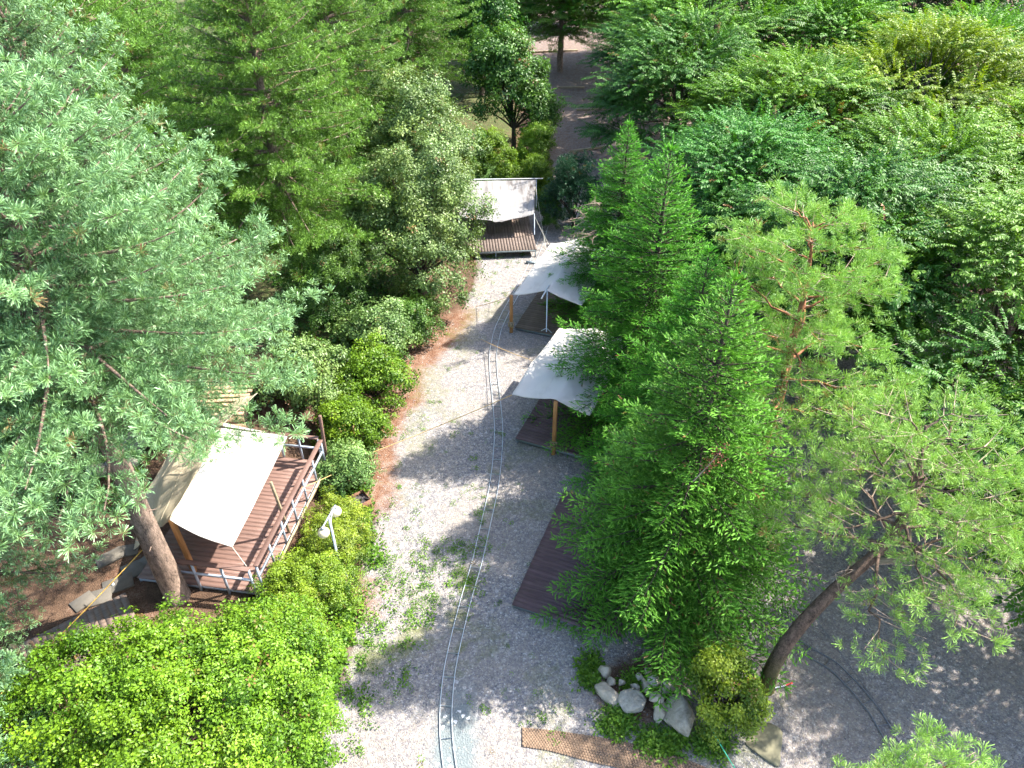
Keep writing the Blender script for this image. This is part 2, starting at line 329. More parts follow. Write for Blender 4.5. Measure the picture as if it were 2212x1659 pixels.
def mat_coir():
    m, nt, p, out = newmat('coir_fibre'); f = noise(nt, 9, 5, 0.7, objco(nt)); g = noise(nt, 60, 3, 0.7, objco(nt))
    c = ramp(nt, math_(nt, 'ADD', math_(nt, 'MULTIPLY', f, 0.6), math_(nt, 'MULTIPLY', g, 0.4)), [(0.36, (0.13, 0.085, 0.055)), (0.64, (0.30, 0.20, 0.13))])
    nt.links.new(c, p.inputs['Base Color']); p.inputs['Roughness'].default_value = 0.95; bump(nt, g, p, 0.6, 0.02); return m
M['coir'] = mat_coir()

# ------------------------------------------------------------------ the ground
def ground_sheet():
    xs = np.concatenate([np.linspace(-400, -26, 12), np.arange(-24, 28.01, 0.28), np.linspace(30, 400, 12)])
    ys = np.concatenate([np.linspace(-60, -2, 6), np.arange(0, 40, 0.26), np.arange(40, 100, 0.6), np.linspace(102, 800, 14)])
    X, Y = np.meshgrid(xs, ys); Z = terrain(X, Y); Z = np.where((np.abs(X) > 30) | (Y > 101), np.minimum(Z, 3.5), Z)
    nz = VN.fbm(X, Y, 0.8, 4) - 0.5
    dl = X - xleft(Y)
    gravel = sstep(dl + nz * 1.2, -0.1, 0.7) * (1 - sstep(X, 17, 21)) 
    behind = sstep(Y, 37.5, 38.5) * (1 - sstep(Y, 43, 45)) * (1 - sstep(X - 1.8, -.2, 1.0)); gravel *= (1 - behind)
    fir_bed = np.exp(-(((X - 4.6) / 2.2) ** 2 + ((Y - 16) / 6.5) ** 2) ** 2) * 0.9
    gravel *= 1 - fir_bed * sstep(Y, 9.5, 11)
    bed = np.exp(-(((X - 3.15) / 1.25) ** 2 + ((Y - 9.75) / 1.0) ** 2) ** 2); gravel *= 1 - .9 * bed
    # needle litter along the left margin
    mid = sstep(Y, 14.5, 16.5) * (1 - sstep(Y, 26.5, 29)); near = sstep(Y, 11.0, 12.0) * (1 - sstep(Y, 12.6, 14.0)) * 0.8
    litter = np.exp(-((dl - 0.40 + nz * 1.3) / 0.85) ** 2) * np.clip(mid + near, 0, 1) * .85
    litter = np.maximum(litter, 0.40 * sstep(VN.fbm(X, Y, 0.5, 3), .5, .6) * sstep(-dl, 0.5, 1.5))
    litter = np.maximum(litter, 0.44 * sstep(Y, 42, 46) * sstep(dl, -1, .5))
    a, b = gp(985, 1560), gp(1000, 1700); c0 = gp(1010, 1480)
    dd = np.hypot((X - a[0]) / 0.62, (Y - 8.2) / 2.0); dust = np.exp(-(dd) ** 2) * 0.95
    
    moss = np.zeros_like(X)
    for u, v, r in [(800, 1420, .7), (895, 1370, .5), (985, 1330, .4), (1000, 1240, .45), (1010, 1270, .4), (1990, 1280, .5), (1560, 1610, .6), (1500, 1590, .5), (870, 1400, .45), (990, 1400, .25)]:
        q = gp(u, v); moss = np.maximum(moss, 0.75 * np.exp(-((X - q[0]) ** 2 + (Y - q[1]) ** 2) / r ** 2))
    green = sstep(-dl + nz, 1.2, 2.5) * 0.5 * sstep(Y, 20, 24) + behind * .8
    moss = np.maximum(moss, 0.42 * sstep(VN.fbm(X + 9, Y, 0.7, 3), .55, .66) * gravel * (Y < 30))
    ny, nx = X.shape; idx = np.arange(nx * ny).reshape(ny, nx)
    F = np.stack([idx[:-1, :-1], idx[:-1, 1:], idx[1:, 1:], idx[1:, :-1]], -1).reshape(-1, 4)
    fx = X.ravel()[F].mean(1); fy = Y.ravel()[F].mean(1); d = fx - xleft(fy)
    zone = np.zeros(len(F), int)
    zone[(d > 0.2) & (fy > 5) & (fy < 38) & (fx < 5.2)] = 1
    zone[(fx >= 5.2) & (fx < 18) & (fy > 4) & (fy < 19)] = 2
    zone[(d > 0.2) & (fy >= 43) & (fy < 100) & (fx < 9)] = 3
    V = np.stack([X, Y, Z], -1).reshape(-1, 3); worn = np.maximum(sstep(Y, 40, 43), 0.5 * sstep(X, 4.5, 6.5)); worn = np.maximum(worn, .3 * sstep(VN.fbm(X - 5, Y * .6, .35, 4), .5, .62)); A = dict(worn=worn, gravel=gravel, litter=litter, dust=dust, moss=moss, green=np.clip(green, 0, 1))  # worn also browns the far path, with its shade put into the colour
    for k, nm in enumerate(['ground', 'gravel_path', 'gravel_yard', 'stepped_path']):
        f = F[zone == k]; u, inv = np.unique(f, return_inverse=True)
        me = npmesh(nm, V[u], inv.reshape(f.shape), {n: x.ravel()[u] for n, x in A.items()}, True)
        tag(link(nm, me, M['ground']), kind='structure')
ground_sheet()

# ------------------------------------------------------------------ foliage kit
RG = np.random.default_rng(11)
def unit(v): return v / (np.linalg.norm(v, axis=-1, keepdims=True) + 1e-9)
def frames(d, rng, roll=None):
    d = unit(d); n = len(d); r = np.where(np.abs(d[:, 2:3]) < 0.9, np.array([[0, 0, 1.0]]), np.array([[1.0, 0, 0]]))
    x = unit(np.cross(r, d)); y = np.cross(d, x); a = rng.random(n) * 2 * math.pi if roll is None else np.full(n, roll)
    c, s = np.cos(a)[:, None], np.sin(a)[:, None]
    return np.stack([c * x + s * y, -s * x + c * y, d], -1)
def frames_x(d, up, rng):                # x axis along d, z as close to up as can be
    x = unit(d); y = unit(np.cross(up, x)); z = np.cross(x, y); return np.stack([x, y, z], -1)
def scatter(tpls, P, R, S, tint, rng):
    Vs, Fs, Ts, Qs, Ds = [], [], [], [], []; base = 0; pick = rng.integers(0, len(tpls), len(P))
    for i, (tv, tf, tt, tq) in enumerate(tpls):
        m = pick == i; n = int(m.sum()); k = len(tv)
        if not n: continue
        v = np.einsum('nij,kj->nki', R[m], tv) * S[m][:, None, None] + P[m][:, None]
        Vs.append(v.reshape(-1, 3)); Fs.append((tf[None] + (np.arange(n) * k)[:, None, None]).reshape(-1, 3) + base); base += n * k
        Ts.append(np.clip(tint[m][:, None] + tt[None], 0, 1).ravel()); Qs.append(np.broadcast_to(tq, (n, k)).ravel()); Ds.append(np.repeat((rng.random(n) < .011) * rng.uniform(.5, 1, n), k))
    return np.concatenate(Vs), np.concatenate(Fs), {'dry': np.concatenate(Ds), 'tint': np.concatenate(Ts), 'tip': np.concatenate(Qs)}
def tpl_needles(rng, n, L, w, pol0, pol1, stem=0.0, up=0.0):   # each blade a needle bundle: one point at the shoot, spreading to the tip
    V, F, T, Q = [], [], [], []
    for i in range(n):
        a = rng.random() * 2 * math.pi; p = math.radians(pol0 + (pol1 - pol0) * math.sqrt(rng.random()))
        d = np.array([math.sin(p) * math.cos(a), math.sin(p) * math.sin(a), math.cos(p)]); l = L * rng.uniform(.7, 1.12)
        b = np.array([0, 0, stem * rng.random()]); s = unit(np.cross(d, rng.normal(size=3))) * w / 2; k = len(V)
        V += [b + d * l * .03, b + d * l + s, b + d * l * .93 - s]; F += [[k, k + 1, k + 2]]
        t = rng.normal() * .1; T += [t] * 3; Q += [0, 1, 1]
    return np.array(V), np.array(F), np.array(T), np.array(Q)
def tpl_shoot(rng, n, L, nl, w):         # fir shoot: three crossed finger blades along z with needles standing off
    V, F, T, Q = [], [], [], []
    for i in range(2):
        a = i * math.pi / 2 + rng.normal() * .2; sd = np.array([math.cos(a), math.sin(a) * .7, 0]) * w; k = len(V); t = rng.normal() * .05
        V += [np.zeros(3), np.array([0, 0, L * .45]) + sd, np.array([0, 0, L]), np.array([0, 0, L * .45]) - sd]; F += [[k, k + 1, k + 2], [k, k + 2, k + 3]]; T += [t] * 4; Q += [0, .3, 1, .3]
    for i in range(n):
        t = .1 + .8 * (i + rng.random()) / n; a = rng.random() * 2 * math.pi; b = np.array([0, 0, L * t])
        d = unit(np.array([math.cos(a), math.sin(a) * .75, 0.75 + .5 * t])); l = nl * rng.uniform(.8, 1.15) * (1 - .25 * t)
        s = unit(np.cross(d, rng.normal(size=3))) * .010; k = len(V)
        V += [b + s, b - s, b + d * l]; F += [[k, k + 1, k + 2]]; T += [rng.normal() * .08] * 3; q = .15 + .85 * t ** 2; Q += [q * .5, q * .5, q]
    return np.array(V), np.array(F), np.array(T), np.array(Q)
def leaf(V, F, T, Q, b, d, nrm, l, w, t, fold=.25):
    s = unit(np.cross(nrm, d)); n2 = unit(np.cross(d, s)); k = len(V); m = b + d * l * .45
    V += [b, m + s * w / 2 + n2 * w * fold, b + d * l, m - s * w / 2 + n2 * w * fold]; F += [[k, k + 2, k + 1], [k, k + 3, k + 2]]; T += [t] * 4; Q += [0, .5, 1, .5]
def tpl_rosette(rng, n, l, w, spread=1.0, droop=0.25):
    V, F, T, Q = [], [], [], []
    for i in range(n):
        a = 2 * math.pi * (i + rng.random() * .8) / n; r = l * .9 * spread * math.sqrt(rng.random())
        b = np.array([r * math.cos(a), r * math.sin(a), rng.normal() * l * .25]); d = unit(np.array([math.cos(a), math.sin(a), -droop + rng.normal() * .35]))
        nrm = unit(np.array([rng.normal() * .35, rng.normal() * .35, 1])); leaf(V, F, T, Q, b, d, nrm, l * rng.uniform(.75, 1.15), w * rng.uniform(.8, 1.2), rng.normal() * .12)
    return np.array(V), np.array(F), np.array(T), np.array(Q)
def tpl_spray(rng, n, L, l, w):          # zelkova spray: x along the twig, arching, leaves hanging alternately
    V, F, T, Q = [], [], [], []
    for i in range(n):
        t = (i + .5) / n; side = 1 if i % 2 else -1
        b = np.array([L * t, 0, -L * .22 * t * t]); d = unit(np.array([.55, side * .65, -.62 + rng.normal() * .2]))
        leaf(V, F, T, Q, b, d, unit(np.array([.25, side * -.15, 1]) + rng.normal(size=3) * .2), l * (1 - .35 * abs(t - .45)) * rng.uniform(.85, 1.15), w, rng.normal() * .08 + .10 * t)
    k = len(V); V += [[0, .006, 0], [0, -.006, 0], [L * .95, 0, -L * .32]]; F += [[k, k + 1, k + 2]]; T += [0.6] * 3; Q += [0] * 3
    return np.array(V), np.array(F), np.array(T), np.array(Q)
def curve3(p0, p1, p2, n=8):
    t = np.linspace(0, 1, n)[:, None]; return (1 - t) ** 2 * np.array(p0) + 2 * t * (1 - t) * np.array(p1) + t * t * np.array(p2)

def tree_object(name, label, cat, trunk_me, crown_me, bark, leafm, loc, rz=0, scale=1.0, group=None, extra=None):
    t = thing(name, label, cat, loc, rz, group, scale)
    if trunk_me is not None: link('trunk', trunk_me, M[bark], t)
    c = link('crown', crown_me, None, t); tag(c, kind='stuff')
    if not crown_me.materials: crown_me.materials.append(M[leafm])
    elif crown_me.materials[0] != M[leafm]:
        c.material_slots[0].link = 'OBJECT'; c.material_slots[0].material = M[leafm]
    for nm, me, mt in (extra or []): tag(link(nm, me, M[mt], t), kind='stuff')
    return t

# --- five-needle pines (big tufts)
def make_pine(seed, H, h0, R, nneedle, L, w, whorl=.58, per=5, tr=.24, density=1.0, lean=0.0, shape=.75):
    rng = np.random.default_rng(seed); mb = MB(); P, D, T = [], [], []
    zz = np.linspace(0, H, 12); tx = np.cumsum(rng.normal(size=12) * .05) * .6 + lean * zz; ty = np.cumsum(rng.normal(size=12) * .05) * .6
    tx -= tx[0]; ty -= ty[0]
    mb.tube(np.stack([tx, ty, zz - .15], 1), tr * (1 - zz / H) ** .8 + .025, 10)
    for k in range(16):                  # bark stubs of dead branches
        z = rng.uniform(.6, h0 + .5); a = rng.random() * 6.28; c0 = np.array([np.interp(z, zz, tx), np.interp(z, zz, ty), z]); d = np.array([math.cos(a), math.sin(a), .35]); rr = tr * (1 - z / H) ** .8
        mb.tube([c0 + d * rr * .7, c0 + d * (rr + rng.uniform(.08, .3))], [.025, .01], 4)
    h = h0
    while h < H - .25:
        t = (h - h0) / (H - h0); base_a = rng.random() * 6.28; n = per + (rng.random() < .4)
        for k in range(n):
            a = base_a + 6.283 * k / n + rng.normal() * .18; L_ = R * max(.10, (1 - t) ** shape) * min(1, .72 + t * 2.2) * rng.uniform(.72, 1.08)
            e = math.radians(-6 + 46 * t ** 1.4 + rng.normal() * 5); up = .16 + .1 * rng.random(); sag = .20
            c0 = np.array([np.interp(h, zz, tx), np.interp(h, zz, ty), h + rng.normal() * .08])
            s = np.linspace(0, 1, 9); bend = rng.normal() * .12
            aa = a + bend * s; pts = c0 + np.stack([np.cos(aa) * L_ * s * math.cos(e), np.sin(aa) * L_ * s * math.cos(e), L_ * (s * math.sin(e) - sag * s ** 1.6 + up * s ** 3.2)], 1)
            mb.tube(pts[:8], np.linspace(.055, .012, 8) * (.5 + .5 * min(1, L_ / 3)), 5)
            ns = max(3, int(L_ / .18 * density)); s0 = .10
            for i in range(ns):
                si = s0 + (1 - s0) * (i + .5 * rng.random()) / ns; q = np.array([np.interp(si, s, pts[:, j]) for j in range(3)])
                side = 1 if i % 2 else -1; ba = aa[-1] + side * math.radians(rng.uniform(30, 68)); bl = min(1.15, (.20 + .62 * L_ * .30 * (1.15 - si))) * rng.uniform(.7, 1.2)
                bd = np.array([math.cos(ba), math.sin(ba), .10 + rng.normal() * .1]); m = max(1, int(round(bl / .165)))
                for j in range(m):
                    f = (j + 1) / m * bl; pp = q + bd * f + np.array([0, 0, .10 * f * f]) + rng.normal(size=3) * .045
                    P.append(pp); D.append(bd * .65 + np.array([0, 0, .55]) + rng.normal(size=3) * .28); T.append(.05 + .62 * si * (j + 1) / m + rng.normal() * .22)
            P.append(pts[-1]); D.append(pts[-1] - pts[-2] + np.array([0, 0, .2])); T.append(.9)
        h += whorl * rng.uniform(.85, 1.15) * (1 - .35 * t)
    P.append(np.array([tx[-1], ty[-1], H])); D.append(np.array([0, 0, 1.0])); T.append(.9)
    P, D, T = np.array(P), np.array(D), np.array(T)
    tp = [tpl_needles(rng, nneedle, L, w, 8, 88, .035) for _ in range(6)]
    V, F, A = scatter(tp, P, frames(D, rng), rng.uniform(.8, 1.2, len(P)), T, rng)
    return mb.mesh('pine_trunk', True), npmesh('pine_crown', V, F, A), len(F)

# --- firs
def make_fir(seed, H, R, z0=.35, spacing=.27, per=9, nn=15):
    rng = np.random.default_rng(seed); mb = MB(); P, D, T, S = [], [], [], []
    zz = np.linspace(0, H, 8); mb.tube(np.stack([0 * zz, 0 * zz, zz - .1], 1), .17 * (1 - zz / H) + .012, 8)
    h = z0
    while h < H - .12:
        t = h / H; base_a = rng.random() * 6.28; n = max(4, int(per * (1 - .45 * t) + rng.random()))
        for k in range(n):
            a = base_a + 6.283 * k / n + rng.normal() * .2
            L_ = R * ((1 - t) ** .88) * min(1, .92 + t * 1.0) * rng.uniform(.80, 1.08) + .08
            e = math.radians(-10 + 48 * t ** 1.3 + rng.normal() * 5)
            s = np.linspace(0, 1, 6); droop = .16 * (1 - t)
            pts = np.array([0, 0, h]) + np.stack([np.cos(a) * L_ * s * math.cos(e), np.sin(a) * L_ * s * math.cos(e), L_ * (s * math.sin(e) - droop * s ** 1.7 + droop * .9 * s ** 3.4)], 1)
            mb.tube(pts, np.linspace(.028, .006, 6) * (.4 + .6 * min(1, L_ / 2)), 4)
            dirv = unit(pts[-1] - pts[2]); st = .105; ns = max(2, int(L_ / st))
            for i in range(ns):
                si = .12 + .88 * (i + .3 * rng.random()) / ns; q = np.array([np.interp(si, s, pts[:, j]) for j in range(3)])
                for side in (-1, 1):
                    tl = min(.95, .14 + .52 * L_ * (1.02 - si)) * rng.uniform(.65, 1.1) * (0.5 + 0.5 * min(1, si * 3)); ta = a + side * math.radians(rng.uniform(38, 62))
                    td = np.array([math.cos(ta), math.sin(ta), math.sin(e) * .5 - .05 + rng.normal() * .10]); m = max(1, int(round(tl / .115)))
                    for j in range(m):
                        f0 = tl * j / m; pp = q + td * f0 + np.array([0, 0, -.05 * f0]) + rng.normal(size=3) * .022
                        jit = rng.normal(size=3) * .20; o_ = math.radians(rng.uniform(-32, 32)); dd = np.array([math.cos(ta + o_), math.sin(ta + o_), td[2] + .14]) + jit * .5
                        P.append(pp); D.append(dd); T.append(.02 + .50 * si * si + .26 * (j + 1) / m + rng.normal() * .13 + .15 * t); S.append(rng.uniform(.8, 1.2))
            P.append(pts[-1] - dirv * .08); D.append(dirv + np.array([0, 0, .15])); T.append(.8); S.append(1.25)
        h += spacing * rng.uniform(.8, 1.2) * (1 - .45 * t)
    for k in range(7): P.append(np.array([0, 0, H - .5 + k * .11])); D.append(np.array([rng.normal() * .1, rng.normal() * .1, 1.0])); T.append(.85); S.append(1.2)
    for k in range(6):
        a = 6.283 * k / 6; P.append(np.array([0, 0, H - .12])); D.append(np.array([math.cos(a), math.sin(a), 1.3])); T.append(.9); S.append(1.5)
    P, D, T, S = np.array(P), np.array(D), np.array(T), np.array(S)
    tp = [tpl_shoot(rng, nn, .165, .048, .019) for _ in range(6)]
    V, F, A = scatter(tp, P, frames(D, rng, 0.0), S, T, rng)
    return mb.mesh('fir_trunk', True), npmesh('fir_crown', V, F, A), len(F)

# --- vase-shaped zelkovas with arching sprays
def make_zelkova(seed, H=8.0, R=3.9, nclump=84, nspray=54, leafL=.14):
    rng = np.random.default_rng(seed); mb = MB(); P, D, T = [], [], []
    fork = np.array([0, 0, 1.7]); mb.tube([[0, 0, -.2], [.02, 0, .8], fork + [0, 0, .25]], [.24, .19, .17], 9)
    limbs = []
    for k in range(7):
        a = 6.283 * k / 7 + rng.normal() * .2; r = R * rng.uniform(.35, .6) if k else .2; end = np.array([math.cos(a) * r, math.sin(a) * r, H * rng.uniform(.62, .78)])
        c = curve3(fork, fork + np.array([math.cos(a) * r * .3, math.sin(a) * r * .3, (end[2] - 1.7) * .6]), end, 8); mb.tube(c, np.linspace(.11, .03, 8), 6); limbs.append(c)
    zc, rz = H * .56, H * .44
    i = 0
    while i < nclump:
        d = unit(rng.normal(size=3))
        if d[2] < -.45: continue
        rad = rng.uniform(.62, 1.0) ** .6; lump = 1 + .12 * math.sin(3 * math.atan2(d[1], d[0]) + seed) + rng.normal() * .06
        c = np.array([d[0] * R * rad * lump, d[1] * R * rad * lump, zc + d[2] * rz * rad]); i += 1
        lm = min(limbs, key=lambda l: np.linalg.norm(l[5] - c)); q = lm[int(rng.integers(3, 7))]
        cv = curve3(q, (q + c) / 2 + np.array([0, 0, .5]), c, 6); mb.tube(cv, np.linspace(.035, .008, 6), 4)
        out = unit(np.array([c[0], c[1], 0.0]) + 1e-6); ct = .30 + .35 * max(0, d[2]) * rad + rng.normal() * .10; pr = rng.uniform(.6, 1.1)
        for j in range(nspray):
            o = rng.normal(size=3) * np.array([pr * .62, pr * .62, .13]); pp = c + o
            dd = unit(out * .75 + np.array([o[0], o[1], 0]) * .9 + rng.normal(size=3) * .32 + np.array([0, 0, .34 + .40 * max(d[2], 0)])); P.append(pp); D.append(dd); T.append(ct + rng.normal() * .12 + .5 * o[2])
    P, D, T = np.array(P), np.array(D), np.array(T)
    tp = [tpl_spray(rng, 14, .62, leafL, leafL * .46) for _ in range(5)]
    V, F, A = scatter(tp, P, frames_x(D, np.array([[0, 0, 1.0]]) + rng.normal(size=(len(P), 3)) * .22, rng), rng.uniform(.75, 1.25, len(P)), T, rng)
    return mb.mesh('zelkova_trunk', True), npmesh('zelkova_crown', V, F, A), len(F)

# --- round-headed broadleaves and shrubs, from a few overlapping ellipsoids
def make_blob(seed, ells, nclump, clump_r, nsprig, l, w, nleaf=7, trunk=True, tr=.12, upb=.5, fork=.8, needles=False, low=-.5, stems=1, flat=.8, shade=0.35):
    rng = np.random.default_rng(seed); mb = MB(); P, D, T = [], [], []; vol = np.array([e[3] * e[4] * e[5] for e in ells]) ** (2 / 3); vol /= vol.sum(); C = []
    for k, e in enumerate(ells):
        c0 = np.array(e[:3]); r0 = np.array(e[3:6])
        for i in range(max(3, int(nclump * vol[k]))):
            d = unit(rng.normal(size=3))
            if d[2] < low: d[2] *= -1
            rad = rng.uniform(.45, 1.0) ** .45; c = c0 + d * r0 * rad * (1 + rng.normal() * .11)
            if c[2] < .12: c[2] = .12 + rng.random() * .2
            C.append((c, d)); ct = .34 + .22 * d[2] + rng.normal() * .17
            n = int(nsprig * rng.uniform(.7, 1.3)); o = unit(rng.normal(size=(n, 3))) * (rng.random((n, 1)) ** .5) * clump_r * np.array([1, 1, flat]) * rng.uniform(.75, 1.2)
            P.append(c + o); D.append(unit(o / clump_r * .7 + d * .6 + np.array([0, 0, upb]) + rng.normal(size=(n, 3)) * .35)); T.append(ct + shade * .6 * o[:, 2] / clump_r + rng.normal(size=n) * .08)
    P, D, T = np.concatenate(P), np.concatenate(D), np.concatenate(T)
    ok = P[:, 2] > .02; P, D, T = P[ok], D[ok], T[ok]
    if needles: tp = [tpl_needles(rng, nleaf, l, w, 8, 60, .05) for _ in range(5)]
    else: tp = [tpl_rosette(rng, nleaf, l, w) for _ in range(6)]
    V, F, A = scatter(tp, P, frames(D, rng), rng.uniform(.6, 1.4, len(P)), T, rng)
    tm = None
    if trunk:
        base = np.array([ells[0][0], ells[0][1], 0]); fk = base + np.array([0, 0, fork])
        mb.tube([base - [0, 0, .15], (base + fk) / 2 + [.02, .01, 0], fk], [tr * 1.2, tr, tr * .85], 8)
        for (c, d) in C[:: max(1, len(C) // 26)]:
            mb.tube(curve3(fk - [0, 0, .1], (fk + c) / 2 + np.array([0, 0, .25 * (c[2] - fk[2])]), c, 6), np.linspace(tr * .45, .008, 6), 4)
        tm = mb.mesh('branches', True)
    return tm, npmesh('crown', V, F, A), len(F)

# --- open, irregular red pines: trunk given, branches listed
def make_redpine(seed, trunk, rad, h_first, R, nb, H, tuft=.13, nneedle=34, pad=.9, up=.10, dens=1.0):
    rng = np.random.default_rng(seed); mb = MB(); tw = MB(); P, D, T = [], [], []
    trunk = np.array(trunk, float); s = np.linspace(0, 1, len(trunk)); ss = np.linspace(0, 1, 28)
    pts = np.stack([np.interp(ss, s, trunk[:, j]) for j in range(3)], 1)
    for _ in range(3): pts[1:-1] = (pts[:-2] + 2 * pts[1:-1] + pts[2:]) / 4
    mb.tube(pts, np.interp(ss, np.linspace(0, 1, len(rad)), rad), 10)
    zt = pts[-1][2]
    for k in range(nb):
        t = h_first + (1 - h_first) * (k + rng.random() * .6) / nb; q = np.array([np.interp(t, ss, pts[:, j]) for j in range(3)]); f = (t - h_first) / (1 - h_first)
        a = k * 2.4 + rng.normal() * .4; L_ = R * (1 - .72 * f ** 1.5) * rng.uniform(.7, 1.12) * min(1, .75 + 2 * f)
        end = q + np.array([math.cos(a) * L_, math.sin(a) * L_, L_ * (up + .45 * f + rng.normal() * .10)])
        c = curve3(q, q + np.array([math.cos(a + rng.normal() * .3) * L_ * .5, math.sin(a) * L_ * .5, L_ * (-.05 + .35 * f)]), end, 8); c[2:-1] += rng.normal(size=(5, 3)) * .05
        mb.tube(c, np.linspace(.045, .012, 8) * (.6 + .4 * (1 - f)), 5)
        nsub = int(11 * dens * max(.5, L_ / 2))
        for i in range(nsub):
            si = .28 + .72 * (i + rng.random()) / nsub; b = np.array([np.interp(si, np.linspace(0, 1, 8), c[:, j]) for j in range(3)]); sa = a + (1 if i % 2 else -1) * rng.uniform(.4, 1.3); sl = rng.uniform(.35, .95) * pad * (1.15 - .5 * si)
            e2 = b + np.array([math.cos(sa) * sl, math.sin(sa) * sl, sl * rng.uniform(.05, .5)]); tw.tube(curve3(b, (b + e2) / 2 + [0, 0, -.05], e2, 4), np.linspace(.014, .005, 4), 4)
            for j in range(int(8 * dens)):
                g = rng.uniform(.35, 1.05); o = rng.normal(size=3) * np.array([.17, .17, .08]); pp = b + (e2 - b) * g + o; P.append(pp); D.append(np.array([math.cos(sa), math.sin(sa), .0]) * .55 + np.array([0, 0, .65]) + rng.normal(size=3) * .38); T.append(.35 + .3 * g + rng.normal() * .16)
        for j in range(5): P.append(end + rng.normal(size=3) * .12); D.append(np.array([math.cos(a), math.sin(a), .8]) + rng.normal(size=3) * .3); T.append(.8)
    for k in range(9):                   # bare dead twigs low in the crown
        t = h_first * rng.uniform(.72, 1.1); q = np.array([np.interp(t, ss, pts[:, j]) for j in range(3)]); a = rng.random() * 6.28; e2 = q + np.array([math.cos(a), math.sin(a), rng.normal() * .25]) * rng.uniform(.5, 1.3)
        cv = curve3(q, (q + e2) / 2 + rng.normal(size=3) * .12, e2, 5); tw.tube(cv, np.linspace(.016, .004, 5), 4)
        for m in range(3): e3 = cv[2 + m] + rng.normal(size=3) * .22; tw.tube([cv[2 + m], e3], [.007, .003], 4)
    P, D, T = np.array(P), np.array(D), np.array(T)
    tp = [tpl_needles(rng, nneedle, tuft, .0125, 6, 66, .12) for _ in range(6)]
    V, F, A = scatter(tp, P, frames(D, rng), rng.uniform(.75, 1.2, len(P)), T, rng)
    return mb.mesh('red_pine_trunk', True), npmesh('red_pine_crown', V, F, A), tw.mesh('twigs'), len(F)
#--BUILD--
# ------------------------------------------------------------------ decks
def deck(name, label, loc, rz, w, l, z, along, bw, mat, beam='steel_d', legs=True, thick=.03):
    t = thing(name, label, 'deck', loc, rz)
    n = int(round((l if along == 'x' else w) / bw)); st = (l if along == 'x' else w) / n; rng = random.Random(len(label))
    me = MB().box((0, 0, 0), (w, st - .006, thick) if along == 'x' else (st - .006, l, thick)).mesh('plank')
    for i in range(n):
        c = (w / 2 + rng.uniform(-.006, .006), (i + .5) * st, z - thick / 2 + rng.uniform(-.002, .002)) if along == 'x' else ((i + .5) * st, l / 2 + rng.uniform(-.006, .006), z - thick / 2 + rng.uniform(-.002, .002))
        link('plank', me, M[mat], t, c)
    zb = z - thick - .06
    for a, b in (((.02, .05, zb), (w - .02, .05, zb)), ((.02, l - .05, zb), (w - .02, l - .05, zb)), ((.03, .09, zb), (.03, l - .09, zb)), ((w - .03, .09, zb), (w - .03, l - .09, zb)), ((w / 2, .09, zb), (w / 2, l - .09, zb))):
        MB().beam(a, b, .06, .10).build('frame_beam', M[beam], t)
    if legs:
        for x in (.05, w / 2, w - .05):
            for y in (.05, l - .05): MB().box((x, y, (zb - .052) / 2 - .15), (.06, .06, zb - .048 + .3)).build('leg', M[beam], t)
    return t
deck('timber_deck', 'far grey brown deck of boards running away from camera, under the stained tarp', (-2.78, 32.05, 0), math.radians(5), 4.0, 5.4, .42, 'y', .145, 'deck_g')
deck('timber_deck', 'low grey brown deck in shade beside the post numbered 13', (0.12, 25.85, 0), math.radians(-20), 3.6, 4.9, .17, 'x', .145, 'deck_g')
deck('timber_deck', 'purple brown deck beside the post numbered 12', (0.12, 18.85, 0), math.radians(-22.5), 3.6, 4.9, .20, 'x', .145, 'deck_p')
deck('timber_deck', 'purple brown deck nearest the camera, half under the big fir', (0.0, 12.15, 0), math.radians(-21), 3.0, 4.6, .15, 'x', .15, 'deck_p')
LZ = 1.0
RL = math.radians(-8)
dl = deck('railed_deck', 'red brown raised deck with grey steel railing under the large white tarp', (-9.98, 12.38, 0), RL, 3.45, 5.0, LZ, 'x', .15, 'deck_r', 'steel')
# railing of the raised deck, in the deck's own frame: right side x = 3.45, near side y = 0
def rail_run(a, b, posts, top=True):
    a = np.array(a, float); b = np.array(b, float); u = (b - a) / np.linalg.norm(b - a)
    bevel(MB().beam(a + [0, 0, .95], b + [0, 0, .95], .14, .035).build('handrail', M['deck_r'], dl), .004)
    MB().beam(a + [0, 0, .52], b + [0, 0, .52], .05, .06).build('rail_bar', M['steel'], dl)
    for k in range(posts):
        q = a + (b - a) * (k / (posts - 1)); q = q + u * (.03 if k == 0 else -.03 if k == posts - 1 else 0)
        MB().beam(q + [0, 0, -.18], q + [0, 0, .93], .05, .05).build('railing_post', M['steel'], dl)
rail_run((3.47, .10, LZ), (3.47, 4.95, LZ), 7)
rail_run((1.0, -.02, LZ), (3.36, -.02, LZ), 4)
rail_run((2.05, 5.02, LZ), (3.36, 5.02, LZ), 3)
MB().beam((3.53, 0, LZ - .07), (3.53, 5.0, LZ - .07), .04, .14).build('edge_board', M['timber'], dl)
def upright(label, base, top, w, mat, cat='post', name='wooden_post', up=(0, 1, 0)):
    o = bevel(link(name, MB().beam((0, 0, 0), np.array(top) - np.array(base), w, w, up).mesh(name), M[mat], None, tuple(base)), .008); return tag(o, label, cat)
upright('pale wooden prop post standing at the railing of the raised deck', (-6.30, 13.95, LZ - .1), (-6.46, 14.0, 2.95), .07, 'timber')
upright('dark brown post at the far corner of the raised deck railing', (-5.86, 16.95, .6), (-5.80, 17.0, 2.75), .09, 'deck_r')
upright('orange brown post carrying the near left corner of the large white tarp', (-8.52, 12.58, LZ), (-8.55, 12.55, 3.08), .12, 'post')

